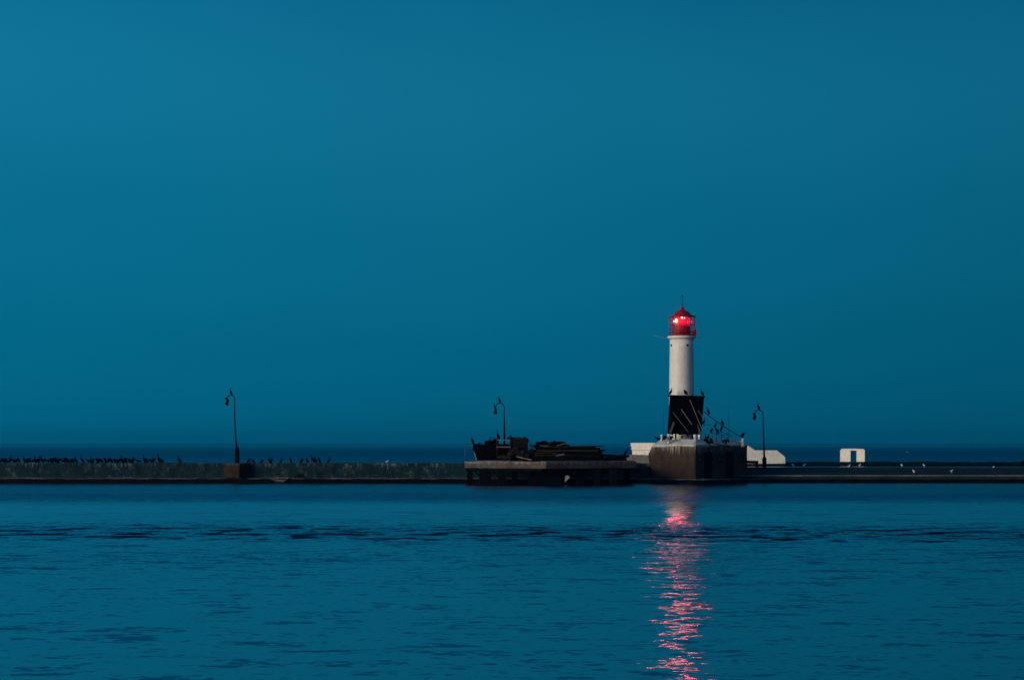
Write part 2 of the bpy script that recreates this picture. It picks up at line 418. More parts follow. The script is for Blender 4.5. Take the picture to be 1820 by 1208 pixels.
# ------------------------------------------------------------------ sea
def sea_material():
    n = NB('sea_water')
    x, y, z = n.sep()
    n.set('Base Color', (0.0003, 0.006, 0.026)); n.set('IOR', 1.333)
    # where the water is ruffled: a wake band, cat's-paws, and the open sea beyond the moles
    wobble = n.math('MULTIPLY_ADD', n.noise(0.010, 3, 0.5, n.pos((1, 0.5, 1))), 36.0, -18.0)
    yy = n.math('ADD', y, wobble)
    w1 = n.math('MULTIPLY', n.maprange(yy, 160, 174, 0, 1), n.maprange(yy, 182, 200, 1, 0))
    w2 = n.math('MULTIPLY', n.maprange(yy, 255, 275, 0, 1), n.maprange(yy, 300, 330, 1, 0))
    calm = n.math('MULTIPLY', n.maprange(yy, 200, 212, 0, 1), n.maprange(yy, 240, 262, 1, 0))
    gust = n.ramp(n.noise(0.030, 4, 0.6, n.pos((0.5, 1.1, 1))), [(0.38, 0.0), (0.66, 1.0)])
    open_sea = n.maprange(y, 408, 440, 0, 1)
    a_small = n.math('ADD', n.math('MULTIPLY_ADD', gust, 0.30, 0.55), n.math('MULTIPLY', w1, 0.5))
    a_small = n.math('ADD', a_small, n.math('MULTIPLY', w2, 0.15))
    a_small = n.math('SUBTRACT', a_small, n.math('MULTIPLY', calm, 0.12))
    yw = n.math('MULTIPLY_ADD', wobble, 0.5, y)
    lee = n.math('MULTIPLY', n.maprange(yw, 110, 135, 0.72, 1.15), n.math('MULTIPLY', n.maprange(yw, 194, 208, 1.0, 0.36), n.maprange(yw, 242, 285, 1.0, 1.9)))
    lee = n.math('MULTIPLY', lee, n.math('MULTIPLY', n.math('MULTIPLY_ADD', open_sea, -0.35, 1.0), n.maprange(y, 1200, 4600, 1.0, 0.04)))
    a_small = n.math('ADD', a_small, n.math('MULTIPLY', open_sea, 1.2))
    def slope(vec_scale, det, dist=0.0):
        q = n.t.nodes.new('ShaderNodeTexNoise'); q.inputs['Scale'].default_value = 1.0
        q.inputs['Detail'].default_value = det; q.inputs['Roughness'].default_value = 0.55; q.inputs['Distortion'].default_value = dist
        n.t.links.new(n.pos(vec_scale), q.inputs['Vector'])
        v = n.t.nodes.new('ShaderNodeVectorMath'); v.operation = 'SUBTRACT'; v.inputs[1].default_value = (0.5, 0.5, 0.5)
        n.t.links.new(q.outputs['Color'], v.inputs[0]); return v.outputs[0]
    def vscale(v, k):
        q = n.t.nodes.new('ShaderNodeVectorMath'); q.operation = 'SCALE'; n.t.links.new(v, q.inputs[0])
        if isinstance(k, (int, float)): q.inputs['Scale'].default_value = k
        else: n.t.links.new(k, q.inputs['Scale'])
        return q.outputs[0]
    def vop(op, a, b):
        q = n.t.nodes.new('ShaderNodeVectorMath'); q.operation = op; n.t.links.new(a, q.inputs[0])
        if isinstance(b, tuple): q.inputs[1].default_value = b
        elif b is not None: n.t.links.new(b, q.inputs[1])
        return q.outputs[0]
    ripples = vscale(slope((2.4, 1.9, 1), 2.5), n.math('MULTIPLY', a_small, 0.48))
    wavelets = vscale(slope((0.35, 0.55, 1), 2, 0.4), n.math('MULTIPLY', a_small, 0.62))
    swell = vscale(slope((0.05, 0.12, 1), 2), 0.16)
    dash = n.ramp(n.noise(1.0, 3, 0.6, n.pos((0.34, 0.24, 1))), [(0.53, 0.0), (0.66, 1.0)])
    tot = vscale(vop('ADD', vop('ADD', ripples, wavelets), swell), lee)
    tot = vop('MULTIPLY', tot, (1.25, 1.25, 0.0))
    ts = n.t.nodes.new('ShaderNodeSeparateXYZ'); n.t.links.new(tot, ts.inputs[0])
    # wind waves are lopsided: long backs, steeper faces turned to the near shore
    face = n.math('ADD', n.math('MULTIPLY', n.math('ABSOLUTE', n.math('ADD', ts.outputs[1], 0.01)), -1.0), 0.018)
    tc2 = n.t.nodes.new('ShaderNodeCombineXYZ'); n.t.links.new(ts.outputs[0], tc2.inputs[0]); n.t.links.new(face, tc2.inputs[1])
    tot = tc2.outputs[0]
    dn = n.t.nodes.new('ShaderNodeCombineXYZ')          # steep little wave faces in the wake band, a few elsewhere
    dn.inputs[2].default_value = 1.0
    few = n.ramp(n.noise(1.0, 3, 0.6, n.pos((0.13, 0.40, 1))), [(0.64, 0.0), (0.76, 1.0)])
    steep = n.math('ADD', n.math('MULTIPLY', n.math('MULTIPLY', dash, w1), -0.75), n.math('MULTIPLY', few, -0.09))
    steep = n.math('ADD', steep, n.math('ADD', n.maprange(y, 60, 200, 0.002, -0.010, False), n.math('MULTIPLY', n.math('MULTIPLY', n.maprange(yw, 194, 206), n.maprange(yw, 245, 262, 1.0, 0.0)), -0.036)))
    off = n.math('MULTIPLY', n.maprange(y, 500, 1300, 0.35, 1.0), n.maprange(y, 1100, 4200, 1.0, 0.0))
    steep = n.math('ADD', steep, n.math('MULTIPLY', n.math('MULTIPLY', open_sea, off), -0.065))
    steep = n.math('ADD', steep, n.math('MULTIPLY', n.math('MULTIPLY', n.maprange(y, 250, 300), n.maprange(y, 1200, 4600, 1.0, 0.0)), -0.04))
    steep = n.math('ADD', steep, n.math('MULTIPLY', w2, -0.02))
    n.t.links.new(steep, dn.inputs[1])
    nrm = vop('NORMALIZE', vop('ADD', tot, dn.outputs[0]), None)
    n.t.links.new(nrm, n.b.inputs['Normal'])
    n.set('Roughness', n.maprange(yw, 235, 300, 0.05, 0.22))
    return n.m
sea_m = sea_material()
mb = MB()
mb.add([(-3200, -40, 0), (3200, -40, 0), (3200, 8600, 0), (-3200, 8600, 0)], [(0, 1, 2, 3)])
sea = mb.build('sea', sea_m)
tag(sea, 'calm dark teal sea with fine ripples in front of the breakwater', 'sea', kind='structure')

# ------------------------------------------------------------------ inner breakwater, left
YW = 398.0
def wall_loft(mb, x0, x1, prof, step=0.5, jit=0.035, seed=1, notch=None):
    """profile (y, z) swept along x with chipped edges"""
    r = random.Random(seed); rings = []
    nst = max(2, int((x1 - x0) / step))
    off = [0.0] * len(prof)
    for i in range(nst + 1):
        xx = x0 + (x1 - x0) * i / nst
        ring = []
        for k, (yy, zz) in enumerate(prof):
            off[k] = off[k] * 0.7 + r.uniform(-jit, jit)
            dz = off[k] if 0.05 < zz else 0.0
            if notch: dz += notch(xx, k)
            ring.append(Vector((xx, yy - abs(off[k]) * 0.5, zz + dz)))
        rings.append(ring)
    mb.loft(rings)
xL = X(-120, YW); xB = X(1160, YW)
bw = thing('breakwater_wall', 'long grey stained concrete breakwater wall on the left with cormorants along its top', 'breakwater', (X(400, YW), YW, 0))
ztop = Z(823.0, YW)
mb = MB()
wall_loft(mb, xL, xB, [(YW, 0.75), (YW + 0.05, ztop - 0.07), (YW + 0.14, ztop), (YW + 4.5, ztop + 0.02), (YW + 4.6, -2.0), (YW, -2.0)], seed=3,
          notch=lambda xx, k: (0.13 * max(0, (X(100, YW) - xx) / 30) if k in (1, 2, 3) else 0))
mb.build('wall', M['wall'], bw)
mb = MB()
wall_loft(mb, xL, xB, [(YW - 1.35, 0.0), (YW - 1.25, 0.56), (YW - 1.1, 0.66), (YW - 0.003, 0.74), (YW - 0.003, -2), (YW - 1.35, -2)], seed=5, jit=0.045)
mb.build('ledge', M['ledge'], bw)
# broken slab of the ledge hanging down
mb = MB()
a = P(476, 849, YW - 1.6); b = P(513, 849, YW - 1.6); c = P(500, 855.5, YW - 1.9)
mb.loft([[a, a + Vector((0.1, 1.0, 0.05)), a + Vector((0.1, 1.0, -0.2))],
         [c + Vector((-0.7, 0, 0.1)), P(490, 847.5, YW - .3), c + Vector((-0.5, 1.2, -0.3))],
         [c + Vector((0.3, 0, 0)), P(500, 847.5, YW - .3), c + Vector((0.3, 1.2, -0.4))],
         [b, b + Vector((-0.1, 1.0, 0.05)), b + Vector((-0.1, 1.0, -0.2))]])
tag(mb.build('broken_slab', M['rubble'], None), 'pale broken concrete slab slumped on the breakwater ledge right of the tallest lamp', 'slab')
# half-buried tyre leaning on the wall
tc_ = P(531, 850, YW - 0.35); mb = MB()
pts = [tc_ + Vector((math.cos(a) * 0.58, 0.02 * math.sin(a), math.sin(a) * 0.58)) for a in [R(q) for q in range(0, 181, 12)]]
mb.tube(pts, 0.13, 8)
tag(mb.build('tyre', M['rubber']), 'dark half tyre fixed against the breakwater foot right of the tallest lamp', 'tyre')
# wedge buttress under the first lamp (lit left face)
mb = MB()
ax, cx_, bx_ = X(397, YW), X(425, YW - 2.0), X(446, YW)
mb.prism([(ax, YW - 0.06), (cx_, YW - 2.0), (bx_, YW - 0.06), (bx_, YW + 0.9), (ax, YW + 0.9)], 0.745, ztop + 0.03)
mb.build('buttress', M['buttress'], bw, bevel=0.10)

# ------------------------------------------------------------------ inner breakwater, right (low sloping apron)
xR0, xR1 = X(1300, YW), X(1960, YW)
bwr = thing('breakwater_apron', 'low dark sloping breakwater apron stretching right from the lighthouse pier', 'breakwater', (X(1600, YW), YW, 0))
zf = Z(844.5, YW - 1)
mb = MB()
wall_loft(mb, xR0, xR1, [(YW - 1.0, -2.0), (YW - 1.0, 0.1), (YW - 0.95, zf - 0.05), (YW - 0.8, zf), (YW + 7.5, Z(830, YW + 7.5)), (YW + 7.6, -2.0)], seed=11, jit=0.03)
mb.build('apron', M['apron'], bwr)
mb = MB()
wall_loft(mb, xR0, xR1, [(YW - 1.06, zf - 0.10), (YW - 1.0, zf + 0.03), (YW - 0.75, zf + 0.05), (YW - 0.7, zf - 0.10)], seed=12, jit=0.012)
mb.build('edge_kerb', M['ledge'], bwr)
mb = MB()
wall_loft(mb, xR0, X(1363, YW), [(YW - 3.2, -2), (YW - 3.2, 0.35), (YW - 3.0, 0.52), (YW - 1.07, 0.62), (YW - 1.07, -2)], seed=13, jit=0.04)
mb.build('foot_ledge', M['ledge'], bwr)

# ------------------------------------------------------------------ lighthouse pier (caisson)
A = Vector((X(1153, 394.5), 394.5)); C_ = Vector((X(1235, 387.5), 387.5)); B_ = Vector((X(1328, 398.5), 398.5))
D_ = A + B_ - C_ + Vector((-1.0, 0))
pier = thing('lighthouse_pier', 'massive stained concrete pier carrying the lighthouse, brown left face and dark right face', 'pier', (X(1235, 394), 394, 0))
zr = Z(790, 390)
def pring(z, nose, inset=0.0):
    cc = (A + B_ + C_ + D_) / 4
    pts = []
    d = (C_ - A).normalized(); nrm = Vector((d.y, -d.x))
    back = (D_ - A).normalized()
    pts.append(A - d * nose * 1.0 + back * 1.4)
    pts.append(A - d * (nose * 0.8) + back * 0.5)
    pts.append(A + d * (0.35 - nose * 0.4))
    pts.append(A + (C_ - A) * 0.33); pts.append(A + (C_ - A) * 0.66)
    pts.append(C_ - d * 0.2); pts.append(C_ + (B_ - C_).normalized() * 0.2)
    for f in (0.33, 0.66): pts.append(C_ + (B_ - C_) * f)
    pts.append(B_); pts.append(D_)
    out_ = []
    for q in pts:
        q2 = q + (cc - q) * inset
        out_.append(Vector((q2.x, q2.y, z)))
    return out_
levels = [(-2.0, -1.1), (1.0, -1.0), (1.6, -0.9), (2.3, -0.55), (2.9, 0.1), (3.4, 0.45), (3.9, 0.6), (4.4, 0.45), (4.9, -0.1), (5.3, -0.6), (zr, -1.1)]
mb = MB()
mb.loft([pring(z, nz_) for z, nz_ in levels])
rejit(mb, 0.04, 4)
pbody = mb.build('body', M['pier'], pier)
zr2 = Z(780.5, 392)
mb = MB()
r0 = pring(zr + 0.03, -1.05, -0.012); r00 = pring(zr - 0.22, -0.9, -0.012)
r1 = pring(zr + 0.25, -1.1, 0.06); r2 = pring(zr2, -0.6, 0.22)
rr = random.Random(3)
for q in r1 + r2: q.z += rr.uniform(-0.07, 0.07)
for q in r00: q.z += rr.uniform(-0.2, 0.1)
mb.loft([r00, r0, r1, r2])
mb.build('crusted_top', M['guano'], pier)
# openings (dark slabs coloured as their shade) and roundels on the right face
dr = (B_ - C_).normalized(); nr = Vector((dr.y, -dr.x)); Lr = (B_ - C_).length
rotr = math.atan2(dr.y, dr.x)
def on_face(px, zz, proud=0.0):
    # intersect the pixel column with the right face
    k = (px - CX) / F
    # (C + t dr).x = k * (C + t dr).y
    t = (k * C_.y - C_.x) / (dr.x - k * dr.y)
    q = C_ + dr * t + nr * proud
    return Vector((q.x, q.y, zz)), t
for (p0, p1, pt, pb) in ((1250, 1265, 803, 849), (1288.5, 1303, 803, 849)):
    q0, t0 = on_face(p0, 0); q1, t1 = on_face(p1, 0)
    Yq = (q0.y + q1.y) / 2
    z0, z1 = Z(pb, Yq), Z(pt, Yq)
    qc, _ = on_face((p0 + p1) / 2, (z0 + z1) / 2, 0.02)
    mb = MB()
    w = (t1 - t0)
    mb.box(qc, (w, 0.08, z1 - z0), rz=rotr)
    dw = mb.build('doorway', M['opening_shade'], pier)
    mb = MB()
    for s in (-1, 1):
        e = qc + Vector((dr.x, dr.y, 0)) * (s * (w / 2 + 0.12)) + Vector((nr.x, nr.y, 0)) * 0.03
        mb.box(e, (0.24, 0.16, z1 - z0 + 0.3), rz=rotr)
    e = qc + Vector((0, 0, (z1 - z0) / 2 + 0.17)) + Vector((nr.x, nr.y, 0)) * 0.03
    mb.box(e, (w + 0.003, 0.16, 0.3), rz=rotr)
    mb.build('doorway_frame', M['pier'], dw)
for px, py in ((1243.5, 816), (1278, 816), (1316, 816)):
    q, t = on_face(px, 0); zz = Z(py, q.y)
    q, t = on_face(px, zz, 0.05)
    n3 = Vector((nr.x, nr.y, 0)); d3 = Vector((dr.x, dr.y, 0)); u3 = Vector((0, 0, 1))
    mb = MB()
    ring = lambda r, o: [q + n3 * o + d3 * (math.cos(a) * r) + u3 * (math.sin(a) * r) for a in [2 * PI * i / 24 for i in range(24)]]
    mb.loft([ring(0.42, -0.08), ring(0.42, 0.03), ring(0.30, 0.06)])
    dsk = mb.build('roundel', M['roundel'], pier)
    mb = MB()
    pts = ring(0.50, 0.04); pts.append(pts[0])
    mb.tube(pts, 0.085, 6, cap=False)
    mb.build('rim', M['rubber'], dsk)
# foot
mb = MB()
f0 = [A + Vector((-2.2, -2.2)), C_ + Vector((-0.8, -2.6)), C_ + Vector((1.8, -1.6)), B_ + Vector((2.2, -2.2)), B_ + Vector((2, 2)), A + Vector((-2, 3))]
rings = []
for z, k in ((-2, 0.0), (0.30, 0.02), (0.62, 0.08)):
    cc = sum(f0, Vector((0, 0))) / len(f0)
    ring = []
    for i in range(len(f0)):
        for s in range(6):
            q = f0[i].lerp(f0[(i + 1) % len(f0)], s / 6)
            q = q + (cc - q) * k
            ring.append(Vector((q.x + rr.uniform(-.15, .15), q.y + rr.uniform(-.15, .15), z + (rr.uniform(-.12, .14) if z > 0 else 0))))
    rings.append(ring)
mb.loft(rings)
mb.build('foot', M['ledge'], pier)

# ------------------------------------------------------------------ lighthouse
LY = 396.5
lx = X(1211.5, LY); ppm = F / LY
lh = thing('lighthouse', 'white round lighthouse tower with glowing red lantern and red roof', 'lighthouse', (lx, LY, zr2 - 0.1))
c0 = Vector((lx, LY, 0))
zb, zg = zr2 - 0.15, Z(602, LY)
mb = MB()
rb, rt_ = 23.0 / ppm, 21.0 / ppm
mb.lathe(c0, [(rb, zb), (rb, zb + 1.0)] + [(rb + (rt_ - rb) * k / 10, zb + 1.0 + (zg - zb - 1.0) * k / 10) for k in range(1, 11)], 48)
tw = mb.build('tower', M['white'], lh)
mb = MB()
mb.lathe(c0, [(rt_ + 0.01, zg - 0.08), (rt_ + 0.22, zg + 0.02), (25.0 / ppm, zg + 0.10), (25.0 / ppm, zg + 0.36), (24.4 / ppm, zg + 0.40)], 48)
gal = mb.build('gallery', M['white'], lh)
def porthole(px, py):
    dx = X(px, LY) - lx
    rad = rt_ + 0.05
    a = math.asin(max(-1, min(1, dx / rad)))
    n3 = Vector((math.sin(a), -math.cos(a), 0)); d3 = Vector((math.cos(a), math.sin(a), 0)); u3 = Vector((0, 0, 1))
    q = Vector((lx, LY, Z(py, LY))) + n3 * rad
    m = MB()
    ring = lambda r, o: [q + n3 * o + d3 * (math.cos(t) * r) + u3 * (math.sin(t) * r) for t in [2 * PI * i / 16 for i in range(16)]]
    m.loft([ring(0.17, -0.15), ring(0.17, 0.012), ring(0.12, 0.02)])
    m.build('porthole', M['black'], lh)
porthole(1192.5, 614); porthole(1220.7, 614)
# lantern room
zl0, zl1 = zg + 0.40, Z(562.5, LY)
rl = 23.3 / ppm
lcx = Vector((X(1212.5, LY), LY, 0))
mb = MB(); mb.lathe(lcx, [(rl - 0.05, zl0 + 0.0), (rl - 0.05, zl0 + 0.16), (rl - 0.2, zl0 + 0.16)], 12, smooth=False)
mb.build('lantern_base', M['red'], lh)
mb = MB(); mb.lathe(lcx, [(14.2 / ppm, zl0 + 0.165), (14.2 / ppm, Z(580.5, LY)), (12.5 / ppm, Z(578.5, LY))], 32)
mb.build('lamp_drum', M['red'], lh)
NP = 12
mb = MB(); mb2 = MB()
for k in range(NP):
    a0 = 2 * PI * (k + 0.5) / NP; a1 = 2 * PI * (k + 1.5) / NP
    p0 = lcx + Vector((math.cos(a0) * rl, math.sin(a0) * rl, 0)); p1 = lcx + Vector((math.cos(a1) * rl, math.sin(a1) * rl, 0))
    mb.tube([p0 + Vector((0, 0, zl0 + 0.14)), p0 + Vector((0, 0, zl1))], 0.035, 6)
    for zz in (Z(589.5, LY), Z(577.5, LY), zl1 - 0.03):
        mb.bar(p0 + Vector((0, 0, zz)), p1 + Vector((0, 0, zz)), 0.05, 0.07)
    ins = 0.985
    q0 = lcx + (p0 - lcx) * ins; q1 = lcx + (p1 - lcx) * ins
    mb2.add([q0 + Vector((0, 0, zl0 + .15)), q1 + Vector((0, 0, zl0 + .15)), q1 + Vector((0, 0, zl1)), q0 + Vector((0, 0, zl1))], [(0, 1, 2, 3)])
mb.build('glazing_bars', M['red'], lh)
mb2.build('lantern_glass', M['glass'], lh)
mb = MB()
zc1 = Z(557, LY); zc2 = Z(551.5, LY); zc3 = Z(546.5, LY)
mb.lathe(lcx, [(rl + 0.04, zl1 - 0.02), (rl + 0.10, zl1 + 0.06), (1.45, zl1 + .18), (1.15, zc1 - .02), (0.92, zc1 + 0.24), (0.55, zc2 - .04), (0.35, zc2 + 0.14), (0.27, zc2 + 0.16), (0.24, zc3), (0.31, zc3 + 0.03), (0.20, zc3 + 0.14), (0.05, zc3 + 0.2)], 24)
roof = mb.build('roof', M['red'], lh)
mb = MB()
mb.tube([lcx + Vector((0, 0, zc3 + 0.15)), lcx + Vector((0, 0, Z(535, LY))), lcx + Vector((0, 0, Z(524.5, LY)))], [0.05, 0.035, 0.03], 6)
mb.box(lcx + Vector((0, 0, Z(526, LY))), (0.16, 0.1, 0.22))
mb.build('mast', M['iron'], roof)
# red cabinet on the gallery at the right
mb = MB()
gx = X(1234.7, LY)
mb.loft([[Vector((gx - .42, LY - .9, zl0)), Vector((gx + .22, LY - .9, zl0)), Vector((gx + .22, LY - .1, zl0)), Vector((gx - .42, LY - .1, zl0))],
         [Vector((gx - .32, LY - .9, zl0 + .5)), Vector((gx + .22, LY - .9, zl0 + .5)), Vector((gx + .22, LY - .1, zl0 + .5)), Vector((gx - .32, LY - .1, zl0 + .5))],
         [Vector((gx - .05, LY - .9, zl0 + 1.0)), Vector((gx + .22, LY - .9, zl0 + 1.0)), Vector((gx + .22, LY - .1, zl0 + 1.0)), Vector((gx - .05, LY - .1, zl0 + 1.0))]])
mb.build('cabinet', M['red'], lh)
# antenna arms
for (p0, p1, p2) in (((1186, 600), (1172, 599), (1160, 595.5)), ((1239, 600), (1250, 599), (1260, 595.5))):
    mb = MB()
    pts = [P(*p, LY) for p in (p0, p1, p2)]
    mb.tube([pts[0], (pts[0] + pts[1]) / 2 + Vector((0, 0, .02)), pts[1], pts[2]], [0.03, 0.025, 0.02, 0.012], 5)
    mb.build('antenna_arm', M['steel_pale'], lh)
mb = MB()
pts = [P(1236, 562, LY), P(1242, 570, LY), P(1246, 582, LY), P(1247, 592, LY), P(1253, 598.5, LY)]
mb.tube(pts, 0.014, 4); mb.build('antenna_wire', M['steel_mid'], lh)
# lamps
lampsl = []
def lamp(px, py, r, mat, Yo, power=0, zs=1.0):
    q = P(px, py, LY - Yo)
    m = MB()
    m.lathe(q, [(0.001, -r * zs), (r * .7, -r * .7 * zs), (r, 0), (r * .7, r * .7 * zs), (0.001, r * zs)], 16)
    o = m.build('lamp', M[mat], lh)
    if power:
        l = bpy.data.lights.new('lamp_light', 'SPOT'); l.energy = power; l.color = (1.0, 0.022, 0.15); l.shadow_soft_size = r; l.spot_size = R(18.5); l.spot_blend = 0.12
        lo = bpy.data.objects.new('lamp_light', l); COL.objects.link(lo); lo.location = q + Vector((0, -r - .03, 0)); lo.rotation_euler = (R(-90), 0, 0)
        lampsl.append(lo)
LP = 430
lamp(1202, 570, 0.21, 'lamp', 1.25, LP, 1.5)
lamp(1197.8, 571, 0.10, 'lamp_small', 1.35, 0, 1.4)
lamp(1212, 564.5, 0.15, 'lamp', 1.3, LP * 0.4)
lamp(1216.8, 565, 0.09, 'lamp_small', 1.3)
lamp(1222, 572.5, 0.16, 'lamp_dim', 1.25)
lamp(1229.5, 571.5, 0.16, 'lamp_dim', 1.0)
mb = MB()
mb.lathe(lcx, [(13 / ppm, Z(578.4, LY)), (13.5 / ppm, Z(574, LY)), (13.5 / ppm, Z(567, LY)), (10 / ppm, Z(563.5, LY))], 24)
mb.build('lens', M['lens'], lh)

# ------------------------------------------------------------------ black board in front of the tower foot
PY = 393.6
bd = thing('signal_board', 'large black daymark board on legs hiding the foot of the lighthouse tower', 'board', P(1218, 781, PY))
mb = MB()
cs = [P(1190.5, 703, PY + .3), P(1251.5, 705, PY + .3), P(1246.5, 772, PY - .6), P(1186, 771, PY - .6)]
nseg = 14
top = [cs[0].lerp(cs[1], k / nseg) for k in range(nseg + 1)]
bot = [cs[3].lerp(cs[2], k / nseg) + Vector((0, 0, rr.uniform(-.10, .10))) for k in range(nseg + 1)]
for k in range(nseg):
    mb.quadslab([top[k], top[k + 1], bot[k + 1], bot[k]], 0.12 + 0.004 * (k % 2))
mb.build('board', M['black'], bd)
mb = MB(); mb.bar(P(1187, 703, PY + .2), P(1253, 705, PY + .2), 0.3, 0.24); mb.build('top_beam', M['black'], bd)
for (a, b, w) in (((1196, 732), (1223, 767), .09), ((1211, 727), (1230, 754.5), .12), ((1226, 710), (1247.5, 762), .12), ((1241, 729), (1252, 746), .10)):
    mb = MB(); mb.bar(P(*a, PY - .25), P(*b, PY - 1.0), w * .6, w * .6)
    mb.build('brace', M['steel_mid'], bd)
for (pts) in ([(1197, 748), (1199, 752), (1193, 769), (1188.5, 769)], [(1239, 752), (1241, 756), (1247, 770), (1242, 771)]):
    mb = MB(); mb.quadslab([P(*p, PY - .75) for p in pts], 0.1)
    mb.build('gusset', M['steel_mid'], bd)
for px in (1190, 1201, 1230.5, 1245):
    mb = MB(); mb.bar(P(px, 768, PY - .45), P(px - .3, 785.5, PY - .35), .24, .24)
    mb.build('leg', M['iron'], bd)
# white concrete blocks / bollards round the foot
for (px, yt, yb, w, lab) in ((1176, 772, 781, .35, 'short white bollard at the left edge of the lighthouse pier'),
                        (1188.5, 771, 785, .55, 'chunky white bollard left of the black board legs'),
                        (1235, 772, 784, .45, 'white bollard right of the lighthouse tower foot'),
                        (1243, 772, 784, .4, 'white bollard under the right end of the black board')):
    q0 = P(px, yb, 391.5); q1 = P(px, yt, 391.5); mb = MB(); h = q1.z - q0.z
    mb.lathe(Vector((q0.x, q0.y, q0.z - .25)), [(w * .5, 0), (w * .36, .35), (w * .30, h * .55 + .25), (w * .5, h * .8 + .2), (w * .48, h + .2), (w * .2, h + .27)], 12)
    tag(mb.build('bollard', M['whitewash']), lab, 'bollard', 'white bollards on the lighthouse pier')
# whips
for (px, yt, yb, lab) in ((1179, 727, 781, 'thin dark whip antenna left of the black board'), (1295.5, 722, 783, 'thin dark whip antenna on the right half of the lighthouse pier')):
    mb = MB(); mb.tube([P(px, yb, 391), P(px, yt, 391)], [0.03, 0.018], 5)
    tag(mb.build('whip_antenna', M['iron']), lab, 'antenna')
# stay from the board to the bollard post at the right
mb = MB()
s0, s1 = P(1251, 731, PY), P(1319, 777, 395)
pts = [s0.lerp(s1, t) + Vector((0, 0, -0.22 * math.sin(PI * t))) for t in [k / 10 for k in range(11)]]
mb.tube(pts, 0.055, 6)
tag(mb.build('stay_cable', M['rope']), 'dark sagging stay cable running from the black board down to the pier corner', 'cable')
def stay_z(px):
    t = (px - 1251) / 68.0
    q = s0.lerp(s1, t) + Vector((0, 0, -0.22 * math.sin(PI * t)))
    return q
mb = MB()
q = P(1320.5, 791, 395); h = P(1320.5, 779, 395).z - q.z
mb.lathe(q + Vector((0, 0, -.2)), [(.30, 0), (.20, .4), (.16, h * .7), (.24, h + .12), (.1, h + .2)], 10)
tag(mb.build('mooring_post', M['whitewash']), 'pale mooring post at the right corner of the lighthouse pier', 'post')
# blue railing
rl_ = thing('blue_railing', 'low blue painted railing on the right part of the lighthouse pier', 'railing', P(1278, 785, 393))
for px, yt in ((1262, 771), (1273, 771), (1284, 771), (1294, 772)):
    mb = MB(); mb.tube([P(px, 787, 393), P(px, yt, 393)], 0.05, 6); mb.build('post', M['blue'], rl_)
for yy in (771.5, 777):
    mb = MB(); mb.tube([P(1262, yy, 393), P(1294, yy + .5, 393)], 0.04, 6); mb.build('rail', M['blue'], rl_)
# dark pipe frame (davit) birds sit on
dv = thing('pipe_frame', 'thin dark bent pipe frame with cormorants beside the black board', 'frame', P(1266, 785, 392.3))
mb = MB(); mb.tube([P(1250, 755, 392.6), P(1258, 754, 392.4), P(1265.5, 757, 392.3), P(1266, 786, 392.3)], 0.035, 6); mb.build('bent_pipe', M['iron'], dv)
mb = MB(); mb.tube([P(1265.7, 770, 392.3), P(1276, 770, 392.3), P(1284, 767, 392.3), P(1301, 775, 392.6)], 0.03, 6); mb.build('rail', M['iron'], dv)
mb = MB(); mb.tube([P(1273, 764, 392.3), P(1274, 786, 392.3)], 0.04, 6); mb.build('post', M['iron'], dv)
mb = MB(); mb.tube([P(1282, 757, 392.3), P(1283, 786, 392.3)], 0.04, 6); mb.build('post', M['iron'], dv)
# sagging gangplank with pale edge
gp = thing('gangplank', 'dark sagging gangplank with a pale edge hung over the pier rim', 'gangplank', P(1272, 790, 390.5))
pts = [P(1250, 780, 389.8), P(1256, 785, 389.9), P(1264, 788.5, 390.2), P(1278, 790.5, 391.2), P(1293, 792.5, 392.4)]
mb = MB()
mb.loft([[p + Vector((0, 0, 0)), p + Vector((.5, .6, .05)), p + Vector((.5, .6, -.12)), p + Vector((0, 0, -.12))] for p in pts])
mb.build('plank', M['wood_dark'], gp)
mb = MB(); mb.tube([p + Vector((-.08, -.08, -.04)) for p in pts[2:]], 0.05, 6); mb.build('pale_edge', M['steel_pale'], gp)
# bracket beam on the pier's right side
bb = thing('bracket_beam', 'dark green steel beam sticking out right of the lighthouse pier', 'beam', P(1332, 822, 399))
mb = MB(); mb.bar(P(1322, 820.5, 399), P(1347.5, 821, 399), .8, .42); mb.build('beam', M['iron'], bb)
mb = MB(); mb.bar(P(1343.5, 822, 399), P(1346, 832, 399), .25, .25); mb.build('hanger', M['iron'], bb)

# ------------------------------------------------------------------ work platform on piles
PL, PC, PR = Vector((X(826, 382), 382)), Vector((X(970, 374.5), 374.5)), Vector((X(1131, 382), 382))
zd = Z(819.5, 374.5); zd0 = Z(832, 374.5)
pf = thing('pile_platform', 'concrete work platform on dark piles left of the lighthouse pier, heaped with scrap', 'platform', (PC.x, PC.y, 0))
mb = MB()
def edgept(a, b, n): return [a.lerp(b, k / n) for k in range(n)]
poly = edgept(PL, PC, 24) + edgept(PC, PR, 24) + [PR, Vector((PR.x, 397)), Vector((PL.x, 397))]
lo = [Vector((q.x + rr.uniform(-.03, .03), q.y + rr.uniform(-.03, .03), zd0 + rr.uniform(-.05, .03))) for q in poly]
hi = [Vector((q.x + rr.uniform(-.03, .03), q.y + rr.uniform(-.03, .03), zd + rr.uniform(-.12, .05))) for q in poly]
mb.loft([lo, hi]); mb.build('deck', M['deck'], pf)
mb = MB()
cc = (PL + PC + PR) / 3
for a, b in ((PL, PC), (PC, PR)):
    a2 = a.lerp(b, .03) + Vector((0, .5)); b2 = a.lerp(b, .97) + Vector((0, .5))
    mb.bar((a2.x, a2.y, zd0 - .22), (b2.x, b2.y, zd0 - .22), .5, .38)
mb.build('edge_beam', M['wet'], pf)
piles = [(852, 872), (885, 897), (1025, 1040), (1055, 1068), (1083, 1098)]
